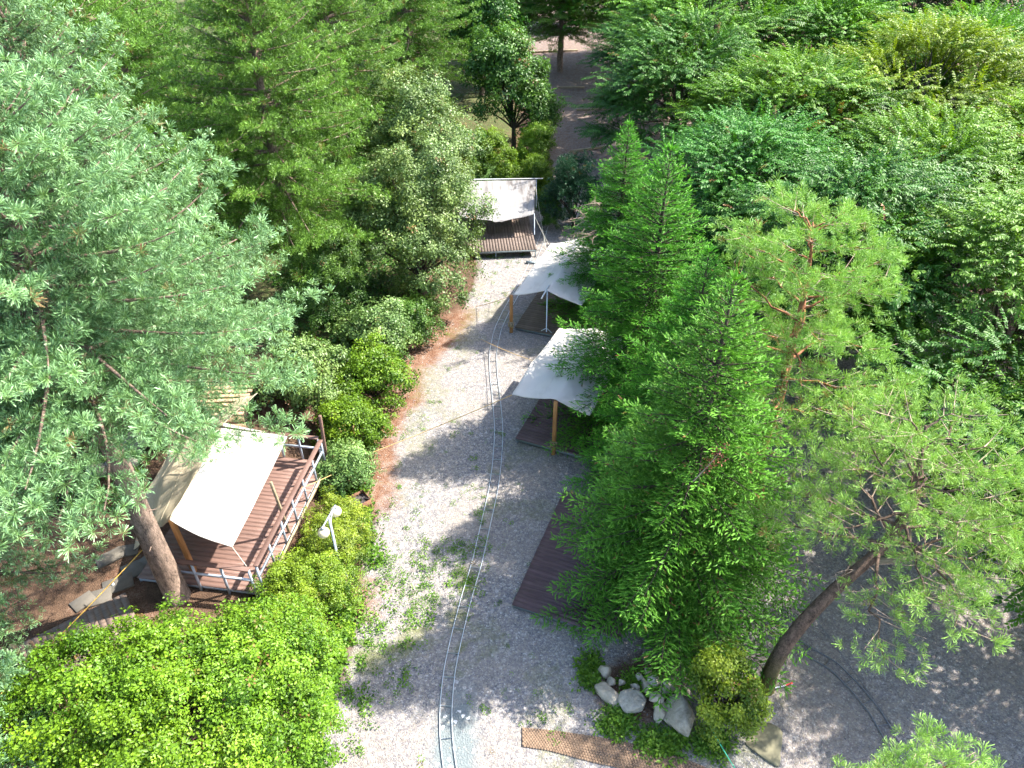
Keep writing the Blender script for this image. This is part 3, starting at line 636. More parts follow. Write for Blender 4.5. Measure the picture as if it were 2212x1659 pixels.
# ------------------------------------------------------------------ tarps
def net_sheet(name, net, mat, parent, n=18, sag=.05, wr=.02, seed=1, thick=.006, folds=(), seams=2):
    net = np.array(net, float); rj, ri = net.shape[:2]; J = np.linspace(0, rj - 1, (rj - 1) * n + 1); I = np.linspace(0, ri - 1, (ri - 1) * n + 1); vn = VNoise(seed)
    Vt = np.zeros((len(J), len(I), 3))
    for a, j in enumerate(J):
        j0 = min(int(j), rj - 2); fj = j - j0
        for b, i in enumerate(I):
            i0 = min(int(i), ri - 2); fi = i - i0
            p = (net[j0, i0] * (1 - fi) + net[j0, i0 + 1] * fi) * (1 - fj) + (net[j0 + 1, i0] * (1 - fi) + net[j0 + 1, i0 + 1] * fi) * fj
            p = p.copy(); p[2] -= sag * (4 * fi * (1 - fi)) * (.6 + .4 * 4 * fj * (1 - fj)) + sag * .5 * 4 * fj * (1 - fj)
            p[2] += wr * (float(vn.fbm(i * 2.2, j * 1.3 + i, 1.6, 3)) - .5) * 2
            for (fx, fy, fz, amp, rr, kk) in folds:
                d_ = p - np.array([fx, fy, fz]); rd = math.hypot(d_[0], d_[1]); p[2] += amp * math.sin(kk * math.atan2(d_[1], d_[0])) * min(1, rd / .25) * math.exp(-rd / rr)
            Vt[a, b] = p
    m, k = Vt.shape[:2]; idx = np.arange(m * k).reshape(m, k); F = np.stack([idx[:-1, :-1], idx[:-1, 1:], idx[1:, 1:], idx[1:, :-1]], -1).reshape(-1, 4)
    L = np.array(parent.location); o = link(name, npmesh(name, Vt.reshape(-1, 3) - L, F, smooth=True), M[mat], parent)
    s = o.modifiers.new('cloth', 'SOLIDIFY'); s.thickness = thick; s.offset = 0
    Vl = Vt - L; m_, k_ = Vt.shape[:2]; ring = np.concatenate([Vl[0], Vl[1:, -1], Vl[-1, -2::-1], Vl[-2:0:-1, 0]])
    MB().tube(ring, .013, 5).build('hem', M[mat], o)
    for q in range(seams):
        c = int((q + 1) * (k_ - 1) / (seams + 1) + .5) + (1 if q else 0); MB().tube(Vl[:, c] + [0, 0, .003], .010, 5).build('seam', M[mat], o)
    return o
def rope(parent, a, b, mat, r=.011, sag=.06, name='guy_rope'):
    a = np.array(a, float); b = np.array(b, float); t = np.linspace(0, 1, 14)[:, None]; p = a * (1 - t) + b * t - np.array([0, 0, sag]) * 4 * t * (1 - t)
    if parent is not None: p = p - np.array(parent.location)
    return MB().tube(p, r, 5).build(name, M[mat], parent)
def stick(parent, a, b, r, mat, name='pole', n=8):
    L = np.array(parent.location) if parent is not None else 0
    return MB().tube([np.array(a, float) - L, np.array(b, float) - L], r, n).build(name, M[mat], parent, False)
# stained tarp over the far deck
tA = thing('canopy_tarp', 'grey white tarp with brown stains over the far deck', 'tarp', (1.1, 34.0, .42))
net_sheet('sheet', [[(-2.6, 33.75, 1.5), (-.75, 33.65, 1.28), (1.08, 34.0, 1.52)], [(-2.6, 35.4, 1.8), (-.75, 35.4, 1.75), (1.16, 35.6, 1.8)], [(-2.6, 37.0, 2.02), (-.75, 37.05, 2.02), (1.24, 37.2, 2.02)]], 'canvas_s', tA, 16, .04, .02, 4, folds=((-.75, 33.6, 1.3, .06, .9, 11), (1.08, 34, 1.5, .04, .7, 9)))
stick(tA, (-2.9, 37.05, 2.06), (1.62, 37.22, 2.06), .028, 'pipe', 'ridge_bar'); stick(tA, (1.13, 34.02, .42), (1.10, 34.0, 1.54), .025, 'steel'); stick(tA, (1.30, 37.2, .42), (1.28, 37.22, 2.03), .025, 'steel'); stick(tA, (-2.65, 33.8, .42), (-2.62, 33.78, 1.5), .025, 'steel'); stick(tA, (-2.65, 37.0, .42), (-2.62, 37.04, 2.03), .025, 'steel')
rope(tA, (1.08, 34.0, 1.5), gp(1195, 545), 'rope_w', .009); rope(tA, (1.2, 36.8, 1.95), gp(1180, 540), 'rope_w', .009)
MB().box((0, 0, 0), (.55, .16, .10)).build('step_block', M['steel_d'], None).location = (.95, 31.75, .05)
tag(bpy.data.objects['step_block'], 'small grey step lying at the corner of the far deck', 'step')
# tarp 13
tB = thing('canopy_tarp', 'cream ridge tarp over the deck by the post numbered 13', 'tarp', (1.4, 25.5, 0))
net_sheet('sheet', [[(0.02, 25.72, 1.80), (1.40, 25.45, 2.17), (2.75, 25.0, 1.75)], [(.85, 27.95, 1.78), (2.28, 27.75, 2.14), (3.65, 27.3, 1.72)], [(1.76, 30.2, 1.82), (3.15, 30.1, 2.2), (4.5, 29.6, 1.75)]], 'canvas', tB, 18, .07, .02, 9, folds=((0, 25.7, 1.8, .04, .8, 9), (1.4, 25.45, 2.1, .03, .7, 11), (1.76, 30.2, 1.8, .04, .8, 8)))
stick(tB, (1.43, 25.5, .05), (1.40, 25.47, 2.18), .028, 'pipe'); stick(tB, (3.18, 30.1, .17), (3.16, 30.1, 2.18), .028, 'pipe')
for dx, dy in ((-.32, .12), (.32, -.12), (.1, .3)): stick(tB, (1.43 + dx, 25.5 + dy, .07), (1.43, 25.5, .35), .016, 'pipe', 'pole_foot')
stick(tB, (.85, 25.62, .06), (2.2, 25.12, .06), .022, 'steel_d', 'base_bar'); stick(tB, (1.16, 25.05, 2.02), (1.48, 25.75, 2.22), .03, 'pipe', 'ridge_bar_end')
rope(tB, (0.0, 25.75, 1.78), gp(1028, 662), 'rope_o'); rope(tB, (.3, 26.4, 1.79), gp(1060, 640), 'rope_w', .007)
# tarp 12
tC = thing('canopy_tarp', 'off white tarp with radiating folds over the deck by the post numbered 12', 'tarp', (1.4, 18.3, 0))
net_sheet('sheet', [[(0.0, 18.96, 2.0), (1.42, 18.3, 2.32), (2.45, 17.85, 2.05)], [(.75, 21.0, 1.92), (2.3, 20.4, 2.42), (3.4, 20.0, 2.0)], [(1.76, 22.95, 2.0), (3.1, 22.5, 2.3), (4.3, 22.1, 2.0)]], 'canvas', tC, 20, .07, .03, 15, folds=((.75, 21.0, 1.92, .07, 1.1, 9), (0, 18.96, 2, .04, .7, 8), (1.42, 18.3, 2.3, .04, .6, 10)))
rope(tC, (0, 18.96, 2.0), gt(735, 1030) + [0, 0, .5], 'rope_o', .013, .05); rope(tC, (.75, 21.0, 1.92), gp(1040, 733), 'rope_o', .011)
stick(tC, (4.26, 22.0, .2), (4.27, 22.05, 2.0), .028, 'pipe'); stick(tC, (3.1, 22.45, .2), (3.1, 22.5, 2.28), .028, 'pipe')
# large tarp on the left
tL = thing('canopy_tarp', 'large white tarp tent over the railed deck, its less lit side painted cream', 'tarp', (-8.5, 12.6, LZ))
net_sheet('sheet', [[(-8.55, 12.52, 3.1), (-7.78, 12.26, 2.78), (-7.0, 12.1, 2.58)], [(-8.42, 14.3, 3.12), (-7.6, 14.1, 2.88), (-6.78, 13.95, 2.66)], [(-8.28, 16.1, 3.22), (-7.4, 16.0, 3.05), (-6.48, 15.85, 2.92)]], 'canvas', tL, 14, .03, .012, 21, folds=((-8.55, 12.5, 3.1, .03, .7, 9), (-7, 12.1, 2.6, .03, .6, 9)), seams=1)
net_sheet('side_sheet', [[(-10.35, 13.2, 1.15), (-9.6, 13.0, 2.1), (-8.57, 12.54, 3.09)], [(-10.65, 15.0, 1.5), (-9.75, 14.8, 2.35), (-8.44, 14.32, 3.11)], [(-10.3, 16.6, 1.95), (-9.5, 16.7, 2.55), (-8.30, 16.12, 3.21)], [(-9.2, 18.3, 1.8), (-8.6, 18.2, 2.5), (-7.9, 17.9, 2.9)]], 'canvas_c', tL, 14, .05, .06, 23, folds=((-8.55, 12.5, 3.1, .06, 1.2, 9), (-10.3, 16.6, 1.95, .06, 1.0, 8)))
rope(tL, (-7.0, 12.1, 2.58), (-6.75, 12.0, 1.95), 'rope_w', .010, 0); rope(tL, (-10.3, 16.6, 1.95), (-11.1, 17.5, 2.6), 'rope_w', .008, .03)
rope(tL, (-6.0, 14.8, 1.9), gt(800, 985) + [0, 0, .02], 'rope_o', .010, .04)

# numbered posts
def number_mesh(txt, size):
    c = bpy.data.curves.new('number', 'FONT'); c.body = txt; c.size = size; c.align_x = 'CENTER'; c.align_y = 'CENTER'; c.extrude = .002
    o = bpy.data.objects.new('number', c); COL.objects.link(o); bpy.context.view_layer.update()
    me = bpy.data.meshes.new_from_object(o.evaluated_get(bpy.context.evaluated_depsgraph_get())); bpy.data.objects.remove(o); bpy.data.curves.remove(c); return me
def numbered_post(label, loc, h, txt, zp, rz, plate):
    t = thing('number_post', label, 'post', loc, rz)
    bevel(MB().box((0, 0, h / 2 - .1), (.13, .13, h + .2)).build('post', M['post'], t), .01)
    bevel(MB().box((0, -.082, zp), (.24, .03, .24)).build('plate', M[plate], t), .004)
    link('number', number_mesh(txt, .20), M['black'], t, (0, -.100, zp), (math.pi / 2, 0, 0))
numbered_post('wooden number post at the left corner of the cream ridge tarp, plate reading 13', (-.03, 25.72, 0), 1.78, '13', .42, math.radians(-8), 'timber')
numbered_post('wooden number post in front of the tarp with radiating folds, plate reading 12', (1.40, 18.27, 0), 2.28, '12', .50, math.radians(-10), 'board')

# ------------------------------------------------------------------ pipe tracks on the gravel
def smooth_path(P, n):
    P = np.array(P, float); s = np.concatenate([[0], np.cumsum(np.linalg.norm(np.diff(P, axis=0), axis=1))]); ss = np.linspace(0, s[-1], n); Q = np.stack([np.interp(ss, s, P[:, j]) for j in range(P.shape[1])], 1)
    for _ in range(max(2, n // 25)): Q[1:-1] = (Q[:-2] + 2 * Q[1:-1] + Q[2:]) / 4
    return Q
def track(label, px, gauge, rung, mat, r=.016):
    Q = smooth_path([gp(*p) for p in px], 120); Q[:, 2] = terrain(Q[:, 0], Q[:, 1]) + .035
    T = unit(np.gradient(Q, axis=0)); N = np.stack([-T[:, 1], T[:, 0], 0 * T[:, 0]], 1); base = Q[0].copy(); base[2] = 0
    t = thing('pipe_track', label, 'track', tuple(base))
    for s in (-1, 1): MB().tube(Q + N * s * gauge / 2 - base, r, 6).build('rail', M[mat], t, True)
    L = np.concatenate([[0], np.cumsum(np.linalg.norm(np.diff(Q, axis=0), axis=1))]); d = .3; rng = random.Random(5)
    me = MB().tube([(-gauge / 2 - .02, 0, 0), (gauge / 2 + .02, 0, 0)], r * .9, 6).mesh('rung')
    while d < L[-1]:
        q = np.array([np.interp(d, L, Q[:, j]) for j in range(3)]); n = np.array([np.interp(d, L, N[:, j]) for j in range(3)])
        link('rung', me, M[mat], t, tuple(q - base + [rng.uniform(-.02, .02), 0, -.006]), (0, 0, math.atan2(n[1], n[0]) + rng.gauss(0, .03))); d += rung * rng.uniform(.9, 1.12)
track('pale metal ladder track curving along the gravel path', [(978, 1700), (972, 1659), (963, 1600), (962, 1540), (970, 1450), (988, 1370), (1008, 1290), (1030, 1220), (1050, 1130), (1066, 1060), (1074, 1000), (1078, 930), (1072, 860), (1066, 810), (1064, 765), (1075, 712), (1095, 670), (1118, 630), (1140, 590), (1158, 550), (1171, 515), (1178, 490)], .29, .72, 'pipe', .0125)
track('dark metal ladder track bending through the shaded gravel yard', [(1600, 1270), (1645, 1325), (1690, 1372), (1740, 1405), (1800, 1440), (1850, 1490), (1890, 1540), (1925, 1600), (1960, 1665), (1985, 1720)], .30, .62, 'pipe_d')
tag(rope(None, gp(1770, 1350) + [0, 0, .03], gp(1980, 1640) + [0, 0, .03], 'pipe_d', .008, 0, 'ground_wire'), 'thin dark wire lying across the shaded gravel yard', 'wire')

# ------------------------------------------------------------------ coir mat: strip of pressed hexagon cells
def coir_mat():
    c = [gp(1127, 1573), gp(1190, 1578), gp(1290, 1592), gp(1390, 1612), gp(1480, 1640), gp(1600, 1690)]; e = [gp(1127, 1613), gp(1185, 1622), gp(1280, 1648), gp(1370, 1668), gp(1460, 1695), gp(1580, 1745)]
    A_ = smooth_path(c, 90); B_ = smooth_path(e, 90); base = A_[0]
    t = thing('coir_mat', 'brown coir mat strip of hexagon cells lying on the gravel', 'mat', tuple(base)); mid = (A_ + B_) / 2
    L = np.linalg.norm(np.diff(mid, axis=0), axis=1).sum(); W_ = np.linalg.norm(A_ - B_, axis=1).mean()
    pt = lambda s, w: np.array([np.interp(s, np.linspace(0, 1, 90), A_[:, j] * (1 - w) + B_[:, j] * w) for j in range(3)]) - base
    S = np.linspace(0, 1, 60); wv = [VN(s * 18, .5) * .05 for s in S]
    top = [pt(s, -.02 + w) + [0, 0, .022] for s, w in zip(S, wv)]; bot = [pt(s, 1.02 - w) + [0, 0, .022] for s, w in zip(S, wv)]
    V = np.array(top + bot + [p - [0, 0, .03] for p in top] + [p - [0, 0, .03] for p in bot]); n = 60; F = []
    for i in range(n - 1): F += [[i, n + i, n + i + 1, i + 1], [i, i + 1, 2 * n + i + 1, 2 * n + i], [n + i, 3 * n + i, 3 * n + i + 1, n + i + 1]]
    F += [[0, 2 * n, 3 * n, n]]
    link('backing', npmesh('backing', V, np.array(F)), M['coir'], t)
    h = .068; rows = int(W_ / (h * .866)); cols = int(L / h); mb = MB(); rng = np.random.default_rng(2)
    for r in range(rows):
        for k in range(cols):
            s = (k + .5 + .5 * (r % 2)) / cols; w = (r + .5) / rows
            if s > .995 or w > .97 or w < .03: continue
            q = pt(s, w); hz = .034 + rng.random() * .006; a = np.arange(6) * math.pi / 3 + .52; ring = np.stack([np.cos(a), np.sin(a), 0 * a], 1)
            v = np.concatenate([q + ring * h * .53 + [0, 0, .022], q + ring * h * .40 + [0, 0, hz]]); f = [[i, (i + 1) % 6, 6 + (i + 1) % 6, 6 + i] for i in range(6)] + [[6, 7, 8, 9], [6, 9, 10, 11]]
            mb.add(v, f)
    tag(mb.build('hexagon_cells', M['coir'], t), kind='stuff')
coir_mat()

# ------------------------------------------------------------------ rocks
def rock_mesh(seed, size, cuts=11, sub=3):
    rng = np.random.default_rng(seed); bm = bmesh.new(); bmesh.ops.create_icosphere(bm, subdivisions=sub, radius=1); V = np.array([v.co for v in bm.verts])
    for k in range(cuts):
        d = unit(rng.normal(size=3)); o = rng.uniform(.48, .84); dist = V @ d; V = V - np.clip(dist - o, 0, None)[:, None] * d * .92
    vn = VNoise(seed); V = V * (1 + .22 * (vn.fbm(V[:, 0] * 1.6 + V[:, 2], V[:, 1] * 1.6 - V[:, 2], 2.0, 4) - .5))[:, None] * np.array(size)
    F = np.array([[v.index for v in f.verts] for f in bm.faces]); bm.free(); return npmesh('boulder', V, F)
_Z4 = lambda x, y: ((2140 + x / 2.572) / 1.736, (2400 + y / 2.572) / 1.736)
ROCKS = [ # zoom x, y, half extents (m), turn, lift, label
 (1060, 760, (.40, .50, .42), .2, .18, 'largest rough grey boulder at the near end of the rock pile'),
 (610, 600, (.38, .30, .28), -.5, .12, 'smooth rounded grey green boulder second largest in the rock pile'),
 (345, 510, (.20, .42, .20), .65, .10, 'long pale boulder lying on the left side of the rock pile'),
 (855, 700, (.17, .30, .22), -.15, .10, 'narrow upright pale rock left of the largest boulder'),
 (825, 560, (.22, .17, .14), .1, .34, 'blocky tan rock resting on top of the narrow upright rock'),
 (920, 465, (.19, .22, .20), .2, .14, 'rounded grey rock behind the largest boulder'),
 (810, 400, (.17, .17, .14), .5, .18, 'flat faced cream rock at the back of the pile under the fir'),
 (735, 455, (.11, .27, .16), .35, .10, 'slim grey rock wedged in the middle of the rock pile'),
 (330, 300, (.17, .20, .18), .3, .10, 'pale squarish rock at the far left end of the pile'),
 (395, 405, (.14, .14, .13), .2, .08, 'small tan rock between the two left boulders'),
 (490, 410, (.11, .10, .10), .6, .10, 'small pale rock beside green weeds in the pile'),
 (625, 455, (.13, .09, .10), -.5, .14, 'small cream rock just behind the rounded grey green boulder'),
 (745, 305, (.13, .10, .10), .1, .12, 'small rock at the back edge of the pile, under fir boughs'),
 (665, 355, (.09, .09, .08), .1, .14, 'little tan stone under the fir branch tips'),
 (215, 335, (.09, .06, .06), .1, .03, 'little pinkish stone among weeds left of the pile'),
 (1000, 385, (.12, .13, .12), .3, .10, 'whitish stone half hidden behind the rock pile'),
 (1035, 490, (.08, .15, .10), .1, .10, 'dark slim stone behind the largest boulder'),
 (330, 90, (.09, .06, .05), .0, .04, 'white stone lying alone below the fir'),
]
for i, (zx, zy, sz, rz, lift, lab) in enumerate(ROCKS):
    p = gp(*_Z4(zx, zy), lift); o = link('boulder', rock_mesh(40 + i, tuple(x * 1.22 for x in sz), 20), M['rock'], None, tuple(p), (.15 * math.sin(i * 3), .12 * math.cos(i * 5), rz)); tag(o, lab, 'rock', 'rocks heaped under the big fir')
p = gp(*_Z4(1880, 1010), .01); tag(link('flat_slab', rock_mesh(77, (.62, .55, .06)), M['olive'], None, tuple(p), (0, 0, .3)), 'flat olive grey stone slab set in the gravel by the golden shrub', 'slab')
p = gp(1152, 1243, .03); tag(link('pebble', rock_mesh(78, (.12, .07, .05)), M['white'], None, tuple(p)), 'small white stone on gravel beside the nearest deck', 'stone')
for u, v, sz, lab, s in [(352, 938, (.45, .5, .5), 'leaning grey boulder beside the wooden platform', 91), (325, 985, (.55, .34, .32), 'low orange stained boulder behind the large tarp', 92), (270, 1000, (.4, .3, .3), 'grey boulder half hidden by pine needles', 94)]:
    p = gp(u - 60, v + 18, 1.0); tag(link('boulder', rock_mesh(s, sz), M['rock'], None, tuple(p), (0, .1, .4)), lab, 'rock')

# ------------------------------------------------------------------ small things
def globe_lamp():
    c = np.array([-4.82, 13.2, 0]); g0 = float(terrain(c[0], c[1])); t = thing('globe_lamp', 'double cream globe lamp on a grey pole above the clipped hedge', 'lamp', (c[0], c[1], g0)); H_ = 2.45 - g0
    MB().tube([(0, 0, -.2), (0, 0, H_)], .035, 8).build('pole', M['steel'], t, True)
    a = np.array([.17, .72, 0]); a = a / np.linalg.norm(a); MB().tube([a * -.42 + [0, 0, H_ + .02], a * .42 + [0, 0, H_ + .02]], .022, 8).build('cross_arm', M['steel'], t)
    MB().tube([(0, 0, H_ - .3), a * .2 + [0, 0, H_ + .0]], .014, 6).build('brace', M['steel'], t)
    r = .155; prof = [(.001, -r)] + [(r * math.sin(q), -r * math.cos(q)) for q in np.linspace(.15, 2.85, 14)] + [(.001, r)]
    me = MB().lathe(prof, n=24).mesh('globe', True); cap = MB().lathe([(.001, .06), (.05, .05), (.06, .0), (.06, -.02), (.001, -.02)], n=14).mesh('cap', True)
    for s in (-1, 1):
        g = link('globe', me, M['globe'], t, tuple(a * s * .38 + [0, 0, H_ - .18])); link('cap', cap, M['steel_d'], g, (0, 0, r - .01))
globe_lamp()
def fire_pit():
    q = gt(779, 1092); t = thing('fire_box', 'rusty square iron fire box full of ash beside the path', 'fire pit', tuple(q), math.radians(38)); s = .52
    for dx, dy, w, l in ((0, -s / 2, s, .02), (0, s / 2, s, .02), (-s / 2, 0, .02, s - .03), (s / 2, 0, .02, s - .03)): MB().box((dx, dy, .15), (w, l, .36)).build('side', M['rust'], t)
    n = 12; g = np.linspace(-.245, .245, n); X, Y = np.meshgrid(g, g); Z = .16 + .09 * VNoise(8).fbm(X, Y, 9, 3); idx = np.arange(n * n).reshape(n, n); F = np.stack([idx[:-1, :-1], idx[:-1, 1:], idx[1:, 1:], idx[1:, :-1]], -1).reshape(-1, 4)
    link('ash', npmesh('ash', np.stack([X, Y, Z], -1).reshape(-1, 3), F), M['ash'], t)
    tw = MB(); r = np.random.default_rng(4)
    for k in range(14): a = r.uniform(-.18, .18, 3); b = a + r.normal(size=3) * .12; tw.tube([(a[0], a[1], .24), (b[0], b[1], .27 + r.random() * .05)], .012, 4)
    tag(tw.build('charred_sticks', M['ash'], t), kind='stuff')
fire_pit()
q = gt(750, 1245); upright('white wooden stake leaning at the edge of the hedge', tuple(q - [0, 0, .1]), tuple(q + [-.12, .02, .75]), .05, 'white', 'stake', 'stake')
# blue bundle beyond the pines
def bundle():
    bm = bmesh.new(); bmesh.ops.create_icosphere(bm, subdivisions=4, radius=1); V = np.array([v.co for v in bm.verts]); F = np.array([[v.index for v in f.verts] for f in bm.faces]); bm.free(); vn = VNoise(12)
    z = (V[:, 2] + 1) / 2; r = np.interp(z, [0, .12, .5, .85, 1], [.9, 1.0, .95, .62, .2]); h = np.hypot(V[:, 0], V[:, 1]) + 1e-6
    w = 1 + .22 * (vn.fbm(np.arctan2(V[:, 1], V[:, 0]) * 2.4, z * 2, 1.3, 3) - .5); x = V[:, 0] / h * r * w * np.minimum(1, h * 1.6) * .36; y = V[:, 1] / h * r * w * np.minimum(1, h * 1.6) * .30
    p = gp(1850, 905, .05); tag(link('covered_bundle', npmesh('covered_bundle', np.stack([x, y, z * 1.25], 1), F, smooth=True), M['blue'], None, tuple(p), (0, .08, .4)), 'blue plastic covered bundle standing on the ground among the pines', 'bundle')
bundle()
def red_tool():
    a, b = gp(1612 + 1560 * 0, 1500), gp(1712, 1472, .05); p0 = gp(1672, 1487, .02)
    t = thing('painted_stick', 'red and white stick lying on the gravel near the curved pine', 'stick', tuple(p0))
    MB().tube([(0, 0, .02), (.30, .06, .03)], .015, 6).build('white_end', M['white'], t); MB().tube([(.30, .06, .03), (.48, .12, .05)], .019, 6).build('red_end', M['red'], t); MB().tube([(.42, .1, .05), (.30, -.30, .02)], .008, 5).build('wire', M['rust'], t)
red_tool()
q = gp(1622, 1478, .1); tag(link('red_can', MB().lathe([(.001, 0), (.12, 0), (.13, .22), (.12, .24), (.10, .2), (.001, .19)], n=16).mesh('red_can', True), M['red'], None, tuple(q - [0, 0, .1])), 'red can half hidden under the shrub behind the curved pine', 'can')
tag(rope(None, gp(1530, 1562, .35), gp(1600, 1680, .55), 'rope_g', .013, .03, 'green_rope'), 'bright green rope stretched from the golden shrub towards the camera', 'rope')
tw = MB(); c = gp(1700, 1420)
rp = []
# string line with a bulb on the left
yr = thing('yellow_cord', 'yellow cord with one hanging bulb strung past the pine trunks', 'cord', (-11, 11, 1.0))
ca, cb_ = py(322, 1172, 12.0), py(-20, 1520, 8.6); cm = py(243, 1258, 11.0)
pts = curve3(ca, 2 * cm - (ca + cb_) / 2 * 1.0 if False else (ca + cb_) / 2 - np.array([0, 0, .12]), cb_, 24) - np.array(yr.location)
MB().tube(pts, .013, 5).build('line', M['rope_y'], yr)
bq = pts[6] ; MB().lathe([(.001, -.11), (.035, -.095), (.045, -.07), (.03, -.035), (.02, -.02)], tuple(bq), 12).build('bulb', M['white'], yr, True); MB().lathe([(.02, -.03), (.022, .0), (.001, .005)], tuple(bq), 10).build('socket', M['black'], yr, True)

# timber steps on the far path, yard kerb
def timber(label, a, b, w=.16, h=.16, mat='timber', name='step_timber', grp='timber steps on the far path', lift=.05, cat='timber'):
    a = np.array(a, float); b = np.array(b, float); m = (a + b) / 2; o = bevel(MB().beam(a - m, b - m, w, h).build(name, M[mat]), .012); o.location = tuple(m + [0, 0, lift]); tag(o, label, cat, grp)
timber('weathered timber step nearest on the far path, beside the small fir tip', gt(1232, 329), gt(1312, 318))
timber('second timber step up the far path, tucked against the zelkova leaves', gt(1246, 239), gt(1310, 237))
timber('third timber step up the far path, crossing it whole', gt(1205, 191), gt(1262, 190))
timber('topmost timber step on the far path, behind the dark trunk', gt(1135, 115), gt(1248, 110))
timber('short timber step on the path right of the small fir tip', gt(1390, 312), gt(1470, 300))
timber('long weathered plank edging the shaded gravel yard', gp(1835, 1224), gp(1985, 1206), .10, .22, 'timber', 'edging_plank', None, .08, 'plank')

# wooden platform behind the large tarp
def platform():
    t = thing('wooden_platform', 'pale timber platform with open slat top behind the pine trunks', 'platform', (-13.6, 17.9, .85), math.radians(4)); me = MB().box((0, 0, 0), (4.9, .05, .26)).mesh('face_board')
    for k in range(3): link('face_board', me, M['board'], t, (2.45, 0, .14 + k * .275))
    sl = MB().box((0, 0, 0), (4.9, .13, .05)).mesh('slat')
    for k in range(8): link('slat', sl, M['board'], t, (2.45 + .03 * math.sin(k * 4), .12 + k * .24, .86))
    for x in (.2, 2.4, 4.7): MB().box((x, .95, .40), (.10, 1.75, .80)).build('frame', M['bark_d'], t)
platform()
# slab path on the left and boardwalk
for i, (u, v, w, l, rz) in enumerate([(300, 1225, .85, .55, .6), (255, 1262, .75, .5, .5), (238, 1205, .7, .45, .7), (215, 1290, .6, .5, .4), (180, 1300, .55, .42, .9), (275, 1190, .6, .4, .2), (330, 1205, .55, .5, 1.1)]):
    p = gp(u, v, .86); o = bevel(link('paving_slab', MB().box((0, 0, 0), (w, l, .06)).mesh('paving_slab'), M['slab'], None, (p[0], p[1], float(terrain(p[0], p[1])) + .02), (0, 0, rz)), .012); tag(o, 'worn brown paving slab in the litter under the left pines', 'slab', 'paving slabs under the left pines')
bw = thing('boardwalk', 'dark brown boardwalk in shade at the left edge', 'boardwalk', tuple(gp(60, 1465, .9)), math.radians(38)); me = MB().box((0, 0, 0), (.157, 1.5, .04)).mesh('plank')
for k in range(20): link('plank', me, M['deck_g'], bw, (-.6 + k * .16, .3, .06))
upright('pale squared fence post at the left edge of the picture', tuple(gp(62, 1442, .8)), tuple(gp(62, 1442, .8) + [-.02, 0, .95]), .11, 'timber')
upright('thin tan fence post beside the boardwalk', tuple(gp(92, 1425, .8)), tuple(gp(92, 1425, .8) + [0, 0, .75]), .07, 'board')
# far white canopy at the top of the path
q = gt(1240, 66); tF = thing('canopy_tarp', 'tiny far white canopy at the top of the path', 'tarp', tuple(q)); q = np.array(q)
net_sheet('sheet', [[q + [-1.3, -.8, 1.7], q + [0, -.8, 2.2], q + [1.3, -.8, 1.7]], [q + [-1.3, 1.4, 1.7], q + [0, 1.4, 2.2], q + [1.3, 1.4, 1.7]]], 'canvas', tF, 6)
for dx in (-1.3, 1.3):
    for dy in (-.8, 1.4): stick(tF, q + [dx, dy, 0], q + [dx, dy, 1.7], .03, 'pipe')

# ------------------------------------------------------------------ trees
G = lambda x, y: (x, y, float(terrain(x, y)))
TRI = {}
kA = make_pine(5, 12.8, 6.6, 6.0, 34, .175, .0135, .58, 7, .30, 1.35, shape=.62); kB = make_pine(6, 13.2, 3.3, 5.9, 22, .17, .0190, .62, 7, .26, 1.2, shape=.62); TRI['pine'] = (kA[2], kB[2])
for i, (x, y, rz, s, m, lf, lab) in enumerate([
    (-8.75, 11.9, .4, 1.0, kA, 'kpine', 'big blue green pine whose rough trunk stands beside the large tarp'),
    (-11.1, 17.8, 2.1, 1.0, kB, 'kpine', 'blue green pine with trunk in front of the wooden platform'),
    (-12.9, 10.4, 4.2, .82, kB, 'kpine', 'blue green pine at the left edge with grey trunk by the boardwalk'),
    (-9.0, 27.4, 1.0, 1.0, kB, 'ypine', 'yellow green pine with layered boughs left of the pale leafy tree'),
    (-14.5, 25.5, 3.0, 1.08, kB, 'ypine', 'tall yellow green pine at the top left behind the blue green pines'),
    (-8.8, 37.5, 5.0, 1.0, kB, 'ypine', 'further yellow green pine at the top edge left of the path'),
    (-18.0, 36.0, 4.0, 1.05, kB, 'ypine', 'pine showing only through gaps at the top left corner'),
    (-15.0, 48.0, 1.7, 1.15, kB, 'ypine', 'distant pine at the top edge between the two nearer yellow green pines'),
    (-6.5, 50.0, 2.9, 1.0, kB, 'ypine', 'distant pine at the top edge just left of the vine hung tree'),
    ]):
    tree_object('pine_tree', lab, 'pine tree', m[0], m[1], 'bark_k', lf, G(x, y), rz, s, 'tall pines left of the path')
tree_object('pine_tree', 'far yellow green pine with dark trunk standing in the stepped path', 'pine tree', kB[0], kB[1], 'bark_d', 'ypine', G(3.9, 63), 2.0, .9)

